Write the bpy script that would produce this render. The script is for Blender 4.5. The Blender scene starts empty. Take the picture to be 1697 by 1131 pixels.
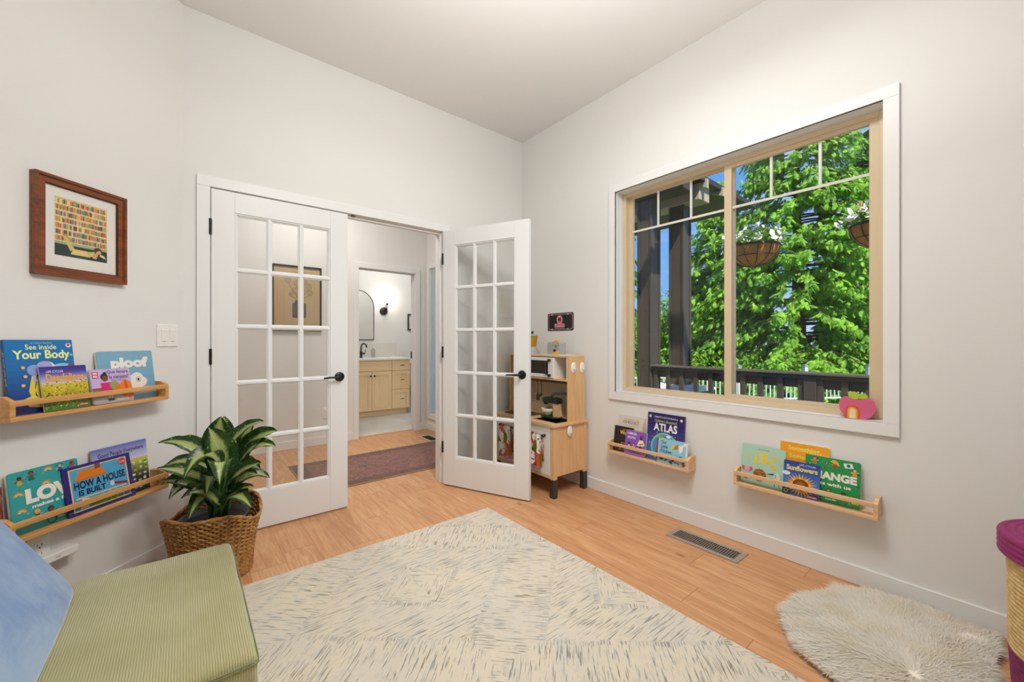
import bpy, math, random
import numpy as np
from mathutils import Vector, Matrix
SC = bpy.context.scene; COL = SC.collection
PI = math.pi; rad = math.radians; S2 = 2 ** -.5
# ------------------------------------------------------------------ camera
cd = bpy.data.cameras.new('camera'); cam = bpy.data.objects.new('camera', cd); COL.objects.link(cam)
cd.sensor_width = 36; cd.lens = 36 * 669.2 / 1697; cd.clip_start = .05; cd.clip_end = 400
cam.location = (0, 0, 1.16); cam.rotation_euler = (PI / 2, 0, -rad(39.12)); SC.camera = cam
# ------------------------------------------------------------------ world, sun, fill lights, exposure
w = bpy.data.worlds.new('sky'); SC.world = w; w.use_nodes = True; nt = w.node_tree; nt.nodes.clear()
tc = nt.nodes.new('ShaderNodeTexCoord'); sp = nt.nodes.new('ShaderNodeSeparateXYZ'); nt.links.new(tc.outputs['Generated'], sp.inputs[0])
rp = nt.nodes.new('ShaderNodeValToRGB'); nt.links.new(sp.outputs['Z'], rp.inputs[0])
for i, (p, c) in enumerate([(0, (.50, .72, 1)), (.12, (.22, .52, 1)), (.5, (.10, .32, .88)), (1, (.06, .2, .7))]):
    e = rp.color_ramp.elements[i] if i < 2 else rp.color_ramp.elements.new(p)
    e.position = p; e.color = (*c, 1)
mp = nt.nodes.new('ShaderNodeMapping'); mp.inputs['Scale'].default_value = (2.2, 2.2, 9); nt.links.new(tc.outputs['Generated'], mp.inputs[0])
nz = nt.nodes.new('ShaderNodeTexNoise'); nz.inputs['Scale'].default_value = 1.6; nz.inputs['Detail'].default_value = 6; nt.links.new(mp.outputs[0], nz.inputs[0])
r2 = nt.nodes.new('ShaderNodeValToRGB'); r2.color_ramp.elements[0].position = .5; r2.color_ramp.elements[1].position = .85; nt.links.new(nz.outputs[0], r2.inputs[0])
mx = nt.nodes.new('ShaderNodeMix'); mx.data_type = 'RGBA'; nt.links.new(r2.outputs[0], mx.inputs[0]); nt.links.new(rp.outputs[0], mx.inputs[6]); mx.inputs[7].default_value = (.85, .9, 1, 1)
bg = nt.nodes.new('ShaderNodeBackground'); bg.inputs[1].default_value = .95; nt.links.new(mx.outputs[2], bg.inputs[0])
wo = nt.nodes.new('ShaderNodeOutputWorld'); nt.links.new(bg.outputs[0], wo.inputs[0])
def lamp(name, kind, loc, energy, color=(1, 1, 1), rot=(0, 0, 0), **k):
    l = bpy.data.lights.new(name, kind); l.energy = energy; l.color = color
    for a, b in k.items(): setattr(l, a, b)
    o = bpy.data.objects.new(name, l); COL.objects.link(o); o.location = loc; o.rotation_euler = rot; return o
lamp('sun', 'SUN', (0, 0, 20), 9.0, (1, .95, .86), Vector((-.38, -.60, 1.0)).to_track_quat('Z', 'Y').to_euler(), angle=.02)
WB = (.98, .97, .95)
lamp('room_bounce_fill', 'AREA', (.90, .85, 1.98), 27, WB, (PI, 0, 0), shape='DISK', size=1.3)  # added fill aimed at the ceiling, no fixture; stands in for bounced flash
lamp('room_wall_fill', 'AREA', (.55, .05, 2.93), 13.5, WB, Vector((-.6, -2.2, 1.5)).to_track_quat('Z', 'Y').to_euler(), shape='DISK', size=.45, spread=rad(110))  # added fill thrown at the back wall from out of view, no fixture
lamp('room_down_fill', 'AREA', (1.08, .75, 2.97), 30, WB, shape='DISK', size=.6, spread=rad(165))  # invented source pointing down, added to lift floor, rug and lower walls
lamp('hall_fill', 'AREA', (1.0, 3.95, 3.0), 27, (1, .965, .925), shape='DISK', size=.5)  # unseen fill added to brighten the hall, no lamp modelled here
lamp('bath_fill', 'AREA', (2.5, 5.7, 3.0), 18, (1, .975, .95), shape='DISK', size=.6)  # extra bathroom fill besides the sconce, added without a fixture
vs = SC.view_settings; vs.view_transform = 'Standard'; vs.look = 'None'; vs.gamma = 1; vs.exposure = 0; vs.use_curve_mapping = False

# ------------------------------------------------------------------ node helper
def lin(h):
    if isinstance(h, str):
        h = h.lstrip('#'); c = [int(h[i:i + 2], 16) / 255 for i in (0, 2, 4)]
        return tuple(x / 12.92 if x <= .04045 else ((x + .055) / 1.055) ** 2.4 for x in c)
    return tuple(h[:3])
class V:
    def __init__(s, g, k): s.g = g; s.k = k
    def _o(a, op, b=None, r=False): return a.g.m(op, b, a) if r else a.g.m(op, a, b)
    def __add__(a, b): return a._o('ADD', b)
    __radd__ = __add__
    def __sub__(a, b): return a._o('SUBTRACT', b)
    def __rsub__(a, b): return a._o('SUBTRACT', b, True)
    def __mul__(a, b): return a._o('MULTIPLY', b)
    __rmul__ = __mul__
    def __truediv__(a, b): return a._o('DIVIDE', b)
    def abs(a): return a.g.m('ABSOLUTE', a)
    def floor(a): return a.g.m('FLOOR', a)
    def fract(a): return a.g.m('FRACT', a)
    def lt(a, b): return a.g.m('LESS_THAN', a, b)
    def gt(a, b): return a.g.m('GREATER_THAN', a, b)
    def sin(a): return a.g.m('SINE', a)
class G:
    def __init__(s, name):
        s.mat = bpy.data.materials.new(name); s.mat.use_nodes = True; s.nt = s.mat.node_tree; s.nt.nodes.clear()
        s.o = s.nt.nodes.new('ShaderNodeOutputMaterial')
    def put(s, sock, v):
        if isinstance(v, V): s.nt.links.new(v.k, sock)
        elif v is not None:
            if isinstance(v, (tuple, list)) and sock.type == 'RGBA': v = (*lin(v), 1)
            elif isinstance(v, str): v = (*lin(v), 1)
            sock.default_value = v
    def nd(s, t, ins=(), out=0, **p):
        n = s.nt.nodes.new(t)
        for k, v in p.items(): setattr(n, k, v)
        for k, v in (ins.items() if isinstance(ins, dict) else enumerate(ins)): s.put(n.inputs[k], v)
        return V(s, n.outputs[out])
    def m(s, op, a, b=None): return s.nd('ShaderNodeMath', [a] if b is None else [a, b], operation=op)
    def co(s, kind='Object'): return s.nd('ShaderNodeTexCoord', out=kind)
    def xyz(s, v):
        n = s.nt.nodes.new('ShaderNodeSeparateXYZ'); s.put(n.inputs[0], v); return [V(s, n.outputs[i]) for i in range(3)]
    def vec(s, x, y, z=0.): return s.nd('ShaderNodeCombineXYZ', [x, y, z])
    def noise(s, v, sc=5., det=2., ro=.5, dist=0., out=0): return s.nd('ShaderNodeTexNoise', {'Vector': v, 'Scale': sc, 'Detail': det, 'Roughness': ro, 'Distortion': dist}, out)
    def ramp(s, f, st, interp='LINEAR'):
        n = s.nt.nodes.new('ShaderNodeValToRGB'); s.put(n.inputs[0], f); n.color_ramp.interpolation = interp
        for i, (p, c) in enumerate(st):
            e = n.color_ramp.elements[i] if i < 2 else n.color_ramp.elements.new(p)
            e.position = p; e.color = (*lin(c), 1)
        return V(s, n.outputs[0])
    def mix(s, f, a, b):
        n = s.nt.nodes.new('ShaderNodeMix'); n.data_type = 'RGBA'; s.put(n.inputs[0], f); s.put(n.inputs[6], a); s.put(n.inputs[7], b); return V(s, n.outputs[2])
    def ss(s, x, a, b):
        n = s.nt.nodes.new('ShaderNodeMapRange'); n.interpolation_type = 'SMOOTHSTEP'; s.put(n.inputs[0], x); n.inputs[1].default_value = a; n.inputs[2].default_value = b; return V(s, n.outputs[0])
    def bump(s, h, strength=.3, dist=.002): return s.nd('ShaderNodeBump', {'Height': h, 'Strength': strength, 'Distance': dist})
    def out(s, color, rough=.5, metal=0., spec=.5, normal=None, trans=None, sheen=None, coat=None):
        b = s.nt.nodes.new('ShaderNodeBsdfPrincipled')
        s.put(b.inputs['Base Color'], color); s.put(b.inputs['Roughness'], rough); s.put(b.inputs['Metallic'], metal); s.put(b.inputs['Specular IOR Level'], spec)
        if normal: s.put(b.inputs['Normal'], normal)
        if sheen: s.put(b.inputs['Sheen Weight'], sheen)
        if coat: s.put(b.inputs['Coat Weight'], coat)
        r = b.outputs[0]
        if trans:
            t = s.nt.nodes.new('ShaderNodeBsdfTranslucent'); s.put(t.inputs[0], color)
            mm = s.nt.nodes.new('ShaderNodeMixShader'); mm.inputs[0].default_value = trans
            s.nt.links.new(r, mm.inputs[1]); s.nt.links.new(t.outputs[0], mm.inputs[2]); r = mm.outputs[0]
        s.nt.links.new(r, s.o.inputs[0]); return s.mat
_pm = {}
def pm(c, rough=.5, metal=0., spec=.5, name=None):
    k = (c, rough, metal, spec)
    if k not in _pm:
        g = G(name or 'paint'); n = g.noise(g.co(), 60, 2)
        cc = lin(c); _pm[k] = g.out(g.mix(n, tuple(x * .96 for x in cc), tuple(min(1, x * 1.04) for x in cc)), rough, metal, spec)
    return _pm[k]
# ------------------------------------------------------------------ mesh builder
class MB:
    def __init__(s): s.v = []; s.f = []; s.mi = []; s.ms = []; s.sm = []; s.uv = []; s.M = None
    def mat(s, m):
        if m not in s.ms: s.ms.append(m)
        return s.ms.index(m)
    def add(s, vs_, fs, m, smooth=False, uv=None):
        b = len(s.v)
        if s.M is not None: vs_ = [tuple(s.M @ Vector(p)) for p in vs_]
        s.v += [tuple(p) for p in vs_]; k = s.mat(m)
        for f in fs: s.f.append(tuple(i + b for i in f)); s.mi.append(k); s.sm.append(smooth)
        s.uv += (uv if uv else [(0, 0)] * len(vs_)); return s
    def box(s, x0, x1, y0, y1, z0, z1, m):
        P = [(x, y, z) for z in (z0, z1) for y in (y0, y1) for x in (x0, x1)]
        return s.add(P, [(0, 2, 3, 1), (4, 5, 7, 6), (0, 1, 5, 4), (2, 6, 7, 3), (0, 4, 6, 2), (1, 3, 7, 5)], m)
    def prism(s, pts, a, b, m, ax='y', smooth=False):     # pts 2D polygon; ax = extrusion axis
        f = {'y': lambda p, h: (p[0], h, p[1]), 'z': lambda p, h: (p[0], p[1], h), 'x': lambda p, h: (h, p[0], p[1])}[ax]
        n = len(pts); P = [f(p, a) for p in pts] + [f(p, b) for p in pts]
        s.add(P, [tuple(range(n)), tuple(range(2 * n - 1, n - 1, -1))], m)
        return s.add(P, [(i, i + n, (i + 1) % n + n, (i + 1) % n) for i in range(n)], m, smooth)
    def lathe(s, prof, m, seg=24, c=(0, 0, 0), ax='z', smooth=True, cap=True):
        P = []
        for r, z in prof:
            for k in range(seg):
                a = 2 * PI * k / seg; q = (r * math.cos(a), r * math.sin(a), z)
                if ax == 'y': q = (q[0], q[2], q[1])
                if ax == 'x': q = (q[2], q[0], q[1])
                P.append((q[0] + c[0], q[1] + c[1], q[2] + c[2]))
        F = [(i * seg + k, i * seg + (k + 1) % seg, (i + 1) * seg + (k + 1) % seg, (i + 1) * seg + k) for i in range(len(prof) - 1) for k in range(seg)]
        s.add(P, F, m, smooth)
        if cap:
            n = len(prof)
            if prof[0][0] > 1e-5: s.add(P[:seg], [tuple(range(seg - 1, -1, -1))], m)
            if prof[-1][0] > 1e-5: s.add(P[(n - 1) * seg:], [tuple(range(seg))], m)
        return s
    def cyl(s, c, r, h, m, ax='z', seg=20, r2=None): return s.lathe([(r, 0), (r if r2 is None else r2, h)], m, seg, c, ax)
    def tube(s, path, r, m, seg=8, closed=False):
        path = [Vector(p) for p in path]; n = len(path); rr = r if isinstance(r, (list, tuple)) else [r] * n
        t0 = (path[1] - path[0]).normalized(); up = Vector((0, 0, 1)) if abs(t0.z) < .9 else Vector((1, 0, 0)); u = t0.cross(up).normalized(); P = []
        for i, p in enumerate(path):
            t = (path[min(i + 1, n - 1)] - path[max(i - 1, 0)]).normalized()
            u = (u - t * u.dot(t)).normalized(); v = t.cross(u)
            for k in range(seg):
                a = 2 * PI * k / seg; P.append(p + (u * math.cos(a) + v * math.sin(a)) * rr[i])
        F = [(i * seg + k, i * seg + (k + 1) % seg, (i + 1) * seg + (k + 1) % seg, (i + 1) * seg + k) for i in range(n - 1) for k in range(seg)]
        F += [tuple(range(seg - 1, -1, -1)), tuple(range((n - 1) * seg, n * seg))]
        return s.add(P, F, m, True)
    def ball(s, c, rx, ry, rz, m, su=12, sv=8):
        return s.lathe_like(c, rx, ry, rz, m, su, sv)
    def lathe_like(s, c, rx, ry, rz, m, su, sv):
        P = []
        for j in range(sv + 1):
            t = PI * j / sv - PI / 2; ct = max(math.cos(t), 1e-3)
            for k in range(su):
                a = 2 * PI * k / su; P.append((c[0] + rx * ct * math.cos(a), c[1] + ry * ct * math.sin(a), c[2] + rz * math.sin(t)))
        F = [(i * su + k, i * su + (k + 1) % su, (i + 1) * su + (k + 1) % su, (i + 1) * su + k) for i in range(sv) for k in range(su)]
        return s.add(P, F, m, True)
    def build(s, name, parent=None, bevel=0, seg=2, uv=False, subsurf=0):
        me = bpy.data.meshes.new(name); me.from_pydata(s.v, [], s.f)
        for m in s.ms: me.materials.append(m)
        me.polygons.foreach_set('material_index', s.mi); me.polygons.foreach_set('use_smooth', s.sm)
        if uv:
            l = me.uv_layers.new(name='uv'); ix = np.empty(len(me.loops), dtype=np.int32); me.loops.foreach_get('vertex_index', ix)
            l.data.foreach_set('uv', np.array(s.uv, dtype=np.float32)[ix].ravel())
        me.update(); o = bpy.data.objects.new(name, me); COL.objects.link(o)
        if parent: o.parent = parent
        if bevel:
            b = o.modifiers.new('bevel', 'BEVEL'); b.width = bevel; b.segments = seg; b.limit_method = 'ANGLE'; b.angle_limit = rad(40)
        if subsurf: q = o.modifiers.new('sub', 'SUBSURF'); q.levels = q.render_levels = subsurf
        return o
def tag(o, label=None, cat=None, group=None, kind=None):
    for k, v in (('label', label), ('category', cat), ('group', group), ('kind', kind)):
        if v: o[k] = v
    return o
def thing(name, label, cat, loc=(0, 0, 0), rz=0., group=None, rx=0., kind=None):
    o = bpy.data.objects.new(name, None); COL.objects.link(o); o.empty_display_size = .05
    o.location = loc; o.rotation_euler = (rx, 0, rz); return tag(o, label, cat, group, kind)
def copy_tree(o, parent=None):
    c = o.copy(); COL.objects.link(c)
    if parent: c.parent = parent
    for ch in list(o.children): copy_tree(ch, c)
    return c
def struct(name, mb, **k): return tag(mb.build(name, **k), kind='structure')
def LP(u, z, d=0.): return (-u * S2 + d * S2, 2.912 - u * S2 - d * S2, z)        # on the angled left wall
RL = PI / 4; RR = -PI / 2                                                        # facing out of left wall / right wall
XW = 2.492; YB = 2.912

# ------------------------------------------------------------------ materials
def paint(name, c, rough=.6, bs=.12):
    g = G(name); p = g.co(); n = g.noise(p, 220, 3); return g.out(c, rough, normal=g.bump(n, bs, .001), spec=.3)
M_wall = paint('wall_paint', (.80, .79, .765)); M_ceil = paint('ceiling_paint', (.80, .79, .765)); M_trim = paint('trim_paint', (.83, .825, .81), .35, .03)
M_door = paint('door_paint', (.82, .82, .81), .35, .03)
def wood(name, c1, c2, sc=1., axis='x', rough=.45):
    g = G(name); x, y, z = g.xyz(g.co()); k = {'x': (1.2, 14, 14), 'y': (14, 1.2, 14), 'z': (14, 14, 1.2)}[axis]
    v = g.vec(x * k[0] * sc, y * k[1] * sc, z * k[2] * sc)
    n = g.noise(v, 3, 5, .6, .8); f = g.noise(v, 18, 3, .6)
    col = g.mix(g.ss(n * .75 + f * .25, .3, .7), c1, c2); return g.out(col, rough, normal=g.bump(f, .08, .001))
M_shelf = wood('beech_x', '#C98A48', '#E3AC6A'); M_shelfr = wood('birch_x', '#D9A878', '#EBC49A')
M_plyx = wood('play_birch_x', '#DDAE77', '#EAC495', .6); M_plyz = wood('play_birch_z', '#D9A972', '#E8C08F', .6, 'z')
M_mapz = wood('maple_z', '#EECB9A', '#F8DDB4', .5, 'z'); M_mapx = wood('maple_x', '#EECB9A', '#F8DDB4', .5, 'x')
M_frame = wood('walnut', '#5E2E12', '#8E4A1E', 1., 'x', .3)
def floor_mat():
    g = G('plank_floor'); x, y, z = g.xyz(g.co())
    px = (x - .417) / .162; i = px.floor(); fx = px.fract()
    rnd = ((i * 12.9898).sin() * 43758.5453).fract()
    py = (y + rnd * 1.9) / 1.25; j = py.floor(); fy = py.fract()
    r = (((i * 7.13 + j * 31.7) * 1.37).sin() * 23421.63).fract()
    r2_ = (((i * 3.7 + j * 11.9) * 2.91).sin() * 9711.3).fract()
    v = g.vec(x * 16, y * 1.5 + r * 40, r * 30.)
    n = g.noise(v, 1.6, 5, .6, 1.2); f = g.noise(g.vec(x * 60, y * 3 + r * 17, r * 9.), 2.2, 4, .65)
    big = g.noise(g.vec(x * 3, y * 1.3, r * 20.), 2., 2)
    kn = g.nd('ShaderNodeTexVoronoi', {'Vector': g.vec(x * 5 + r * 9, y * 2.4, 0.), 'Scale': 1.}, 0)
    col = g.mix(g.ss(n * .55 + f * .45, .34, .68), '#BE8458', '#DDAE80')
    col = g.mix(r * .38, col, '#C79367'); col = g.mix(g.ss(big, .5, .75) * .35, col, '#B87B50')
    col = g.mix((1 - g.ss(kn, .02, .10)) * g.ss(r2_, .35, .6) * .65, col, '#7A4A28')
    seam = g.m('MAXIMUM', (fx.lt(.012)), (fy.lt(.0022)))
    col = g.mix(seam * .75, col, '#7B4A28')
    return g.out(col, .42, spec=.35, normal=g.bump(f * .3 - seam, .15, .001))
M_floor = floor_mat()
def glass_mat(name, tint=(1, 1, 1), strength=1.):
    g = G(name); ge = g.nt.nodes.new('ShaderNodeNewGeometry')
    dt = g.nt.nodes.new('ShaderNodeVectorMath'); dt.operation = 'DOT_PRODUCT'; g.nt.links.new(ge.outputs['Normal'], dt.inputs[0]); g.nt.links.new(ge.outputs['Incoming'], dt.inputs[1])
    fr = .04 + .96 * g.m('POWER', 1 - V(g, dt.outputs['Value']).abs(), 5.); t = g.nt.nodes.new('ShaderNodeBsdfTransparent'); t.inputs[0].default_value = (*tint, 1)
    gl = g.nt.nodes.new('ShaderNodeBsdfGlossy'); gl.inputs['Roughness'].default_value = 0.0
    mm = g.nt.nodes.new('ShaderNodeMixShader'); g.put(mm.inputs[0], fr * strength); g.nt.links.new(t.outputs[0], mm.inputs[1]); g.nt.links.new(gl.outputs[0], mm.inputs[2])
    g.nt.links.new(mm.outputs[0], g.o.inputs[0]); return g.mat
M_glass = glass_mat('door_glass', (.93, .935, .93)); M_wglass = glass_mat('window_glass', (.985, .99, .985), .45)
M_black = pm('#14110F', .38); M_blackm = pm('#1B1917', .3, .3)
M_white = pm('#E9E6E0', .35); M_plast = pm('#F0EEE9', .3)
M_beige = paint('vinyl_beige', lin('#D8C2A0'), .4, .02)
# ================================================================== SETTING
mb = MB()
mb.box(-2.2, 2.65, -1.8, 4.93, -.12, 0, M_floor); struct('floor', mb)
g = G('bath_tile'); x, y, z = g.xyz(g.co()); fx = ((x + .2) / .6).fract(); fy = (y / .3).fract(); n = g.noise(g.co(), 2.2, 5, .6, 1.)
gr = g.m('MAXIMUM', fx.lt(.006), fy.lt(.012))
M_tile = g.out(g.mix(gr * .6, g.mix(g.ss(n, .35, .7), '#BFC0BC', '#D3D3CE'), '#A5A49E'), .3)
mb = MB(); mb.box(.8, 4.3, 4.93, 6.8, -.12, .004, M_tile); struct('floor_bathroom', mb)
mb = MB(); mb.box(-2.2, 2.75, -1.8, 6.8, 3.04, 3.16, M_ceil).box(2.75, 4.3, 4.8, 6.8, 3.04, 3.16, M_ceil); struct('ceiling', mb)
WO = (.362, 1.84, .785, 2.263)   # window opening y0,y1,z0,z1
SL = (4.12, 4.76, .21, 2.10)     # sidelight
mb = MB(); X0, X1 = XW, 2.65
k = .008; mb.box(X0, X1, -1.8, WO[0] - k, 0, 3.04, M_wall).box(X0, X1, WO[0] - k, WO[1] + k, 0, WO[2] - k, M_wall).box(X0, X1, WO[0] - k, WO[1] + k, WO[3] + k, 3.04, M_wall)
mb.box(X0, X1, WO[1] + k, SL[0], 0, 3.04, M_wall).box(X0, X1, SL[0], SL[1], 0, SL[2], M_wall).box(X0, X1, SL[0], SL[1], SL[3], 3.04, M_wall).box(X0, X1, SL[1], 4.85, 0, 3.04, M_wall)
struct('wall_right', mb)
mb = MB(); mb.box(-.05, .119, YB, 3.03, 0, 3.04, M_wall).box(.119, 1.64, YB, 3.03, 2.05, 3.04, M_wall).box(1.64, XW, YB, 3.03, 0, 3.04, M_wall).box(-1.2, -.05, 2.97, 3.03, 0, 3.04, M_wall); struct('wall_back', mb)
a, b, c_, d_ = LP(0, 0), LP(2.263, 0), LP(2.263, 0, -.1), LP(-.03, 0, -.1)
mb = MB(); mb.prism([(p[0], p[1]) for p in (a, b, c_, d_)], 0, 3.04, M_wall, 'z'); struct('wall_left', mb)
mb = MB(); mb.box(-1.72, -1.6, -1.6, 1.32, 0, 3.04, M_wall); struct('wall_far_left', mb)
mb = MB(); mb.box(-1.72, XW, -1.72, -1.6, 0, 3.04, M_wall); struct('wall_rear', mb)
mb = MB(); mb.box(-1.2, 1.604, 4.85, 4.97, 0, 3.04, M_wall).box(1.604, 2.327, 4.85, 4.97, 2.03, 3.04, M_wall).box(2.327, 4.2, 4.85, 4.97, 0, 3.04, M_wall); struct('wall_hall', mb)
mb = MB(); mb.box(-1.3, -1.2, 2.97, 4.97, 0, 3.04, M_wall); struct('wall_hall_end', mb)
mb = MB(); mb.box(.8, 4.2, 6.62, 6.74, 0, 3.04, M_wall).box(.8, .92, 4.97, 6.62, 0, 3.04, M_wall).box(4.1, 4.2, 4.97, 6.62, 0, 3.04, M_wall); struct('wall_bathroom', mb)
def base(name, p, q, flip=1, h=.088):
    p = Vector((*p, 0)); q = Vector((*q, 0)); d = (q - p).normalized(); n = Vector((d.y, -d.x, 0)) * flip * .012
    P = [p, q, q + n, p + n]; mb = MB(); mb.prism([(v.x, v.y) for v in P], .002, h, M_trim, 'z'); return struct(name, mb, bevel=.002)
base('baseboard_right', (XW, 2.912), (XW, -1.6)); base('baseboard_back', (1.705, YB), (XW, YB)); base('baseboard_corner', (0.004, YB), (.052, YB))
base('baseboard_left', LP(2.25, 0)[:2], LP(0, 0)[:2]); base('baseboard_hall', (-1.2, 4.85), (1.542, 4.85)); base('baseboard_hall_right', (XW, 4.85), (XW, 3.03)); base('baseboard_hall_near', (2.39, 4.85), (XW, 4.85))
base('baseboard_bathroom', (2.83, 6.62), (4.1, 6.62))
# casings
def casing(name, x0, x1, ztop, y, w_=.062, t=.016, mat=M_trim, jamb=.118, left=True):
    mb = MB(); mb.box(x0 - w_, x0, y - t, y, 0, ztop, mat).box(x1, x1 + w_, y - t, y, 0, ztop, mat).box(x0 - w_, x1 + w_, y - t, y, ztop, ztop + w_, mat)
    mb.box(x0 - .002, x0 + .003, y, y + jamb, 0, ztop, mat).box(x1 - .003, x1 + .002, y, y + jamb, 0, ztop, mat).box(x0, x1, y, y + jamb, ztop - .003, ztop + .002, mat)
    return mb
mb = casing('', .119, 1.64, 2.05, YB); mb.box(.122, 1.637, 2.935, 2.947, 2.03, 2.047, M_trim).box(.122, .134, 2.935, 2.947, 0, 2.03, M_trim).box(1.625, 1.637, 2.935, 2.947, 0, 2.03, M_trim)
t1 = struct('trim_1', mb, bevel=.002)
for xx in (.86, .915):
    mb = MB(); mb.box(xx, xx + .03, YB + .002, YB + .022, 2.044, 2.0475, M_blackm).ball((xx + .015, YB + .012, 2.043), .006, .006, .005, pm('#8A867E', .25, 1.)); o = mb.build('ball_catch', t1)
mb = casing('', 1.604, 2.327, 2.03, 4.85); mb.box(1.607, 1.617, 4.90, 4.915, 0, 2.02, M_trim).box(2.314, 2.324, 4.90, 4.915, 0, 2.02, M_trim).box(1.607, 2.324, 4.90, 4.915, 2.015, 2.027, M_trim)
t2 = struct('trim_2', mb, bevel=.002)
mb = MB(); mb.box(2.318, 2.3245, 4.925, 4.965, .93, 1.02, M_blackm); mb.build('door_hinge', t2)
mb = MB(); mb.box(1.604, 2.327, 4.905, 4.935, 0, .006, wood('threshold', '#C99564', '#DDAE80')); struct('trim_3', mb)
# window
y0, y1, z0, z1 = WO
mb = MB(); t = .016; cw = .055
mb.box(XW - t, XW, y0 - cw, y1 + cw, z0 - cw - .003, z0, M_trim).box(XW - t, XW, y0 - cw, y1 + cw, z1, z1 + cw, M_trim).box(XW - t, XW, y0 - cw, y0, z0, z1, M_trim).box(XW - t, XW, y1, y1 + cw, z0, z1, M_trim)
e = .006
mb.box(XW - .014, 2.64, y0 - .002, y1 + .002, z0 - .007, z0, M_trim).box(XW - .014, 2.64, y0, y1, z1, z1 + .007, M_trim).box(XW - .014, 2.64, y0 - .007, y0, z0, z1, M_trim).box(XW - .014, 2.64, y1, y1 + .007, z0, z1, M_trim)
win = struct('window_1', mb, bevel=.0015)
def ring(mb, x0, x1, y0, y1, z0, z1, w_, m, wb=None, wt=None):
    wb = wb or w_; wt = wt or w_
    mb.box(x0, x1, y0, y0 + w_, z0, z1, m).box(x0, x1, y1 - w_, y1, z0, z1, m).box(x0, x1, y0 + w_, y1 - w_, z0, z0 + wb, m).box(x0, x1, y0 + w_, y1 - w_, z1 - wt, z1, m)
mb = MB(); ring(mb, 2.575, 2.655, y0, y1, z0, z1, .028, M_beige); mb.build('window_frame', win, bevel=.002)
mb = MB(); ring(mb, 2.582, 2.61, .385, 1.105, z0 + .02, z1 - .02, .042, M_beige, .032, .03); rs = mb.build('sliding_sash', win, bevel=.002)
mb = MB(); ring(mb, 2.618, 2.645, 1.06, y1 - .02, z0 + .015, z1 - .015, .038, M_beige, .02, .018); ls = mb.build('fixed_sash', win, bevel=.002)
M_gr = pm('#E6E2D6', .35)
mb = MB(); mb.box(2.592, 2.598, .42, 1.065, z0 + .05, z1 - .045, M_wglass); mb.build('pane', rs)
mb = MB(); mb.box(2.629, 2.635, 1.09, y1 - .05, z0 + .03, z1 - .03, M_wglass); mb.build('pane', ls)
mb = MB(); mb.box(2.5985, 2.606, .42, 1.065, 1.968, 1.982, M_gr)
for yy in (.626, .854): mb.box(2.5985, 2.606, yy - .007, yy + .007, 1.982, z1 - .045, M_gr)
mb.build('grille', rs)
mb = MB(); mb.box(2.622, 2.6285, 1.09, y1 - .05, 1.972, 1.986, M_gr)
for yy in (1.335, 1.575): mb.box(2.622, 2.6285, yy - .007, yy + .007, 1.986, z1 - .03, M_gr)
mb.build('grille', ls)
# sidelight
y0, y1, z0, z1 = SL
mb = MB(); ring(mb, XW - .016, XW, y0 - .06, y1 + .06, z0 - .06, z1 + .06, .06, M_trim); ring(mb, XW, 2.64, y0 - .005, y1 + .005, z0 - .005, z1 + .005, .012, M_trim); w2 = struct('window_2', mb, bevel=.002)
g = G('frosted_glass'); tt = g.nt.nodes.new('ShaderNodeBsdfTranslucent'); tt.inputs[0].default_value = (.98, .98, .98, 1); g.nt.links.new(tt.outputs[0], g.o.inputs[0])
mb = MB(); mb.box(2.505, 2.511, y0, y1, z0, z1, g.mat); mb.build('pane', w2)
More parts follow.
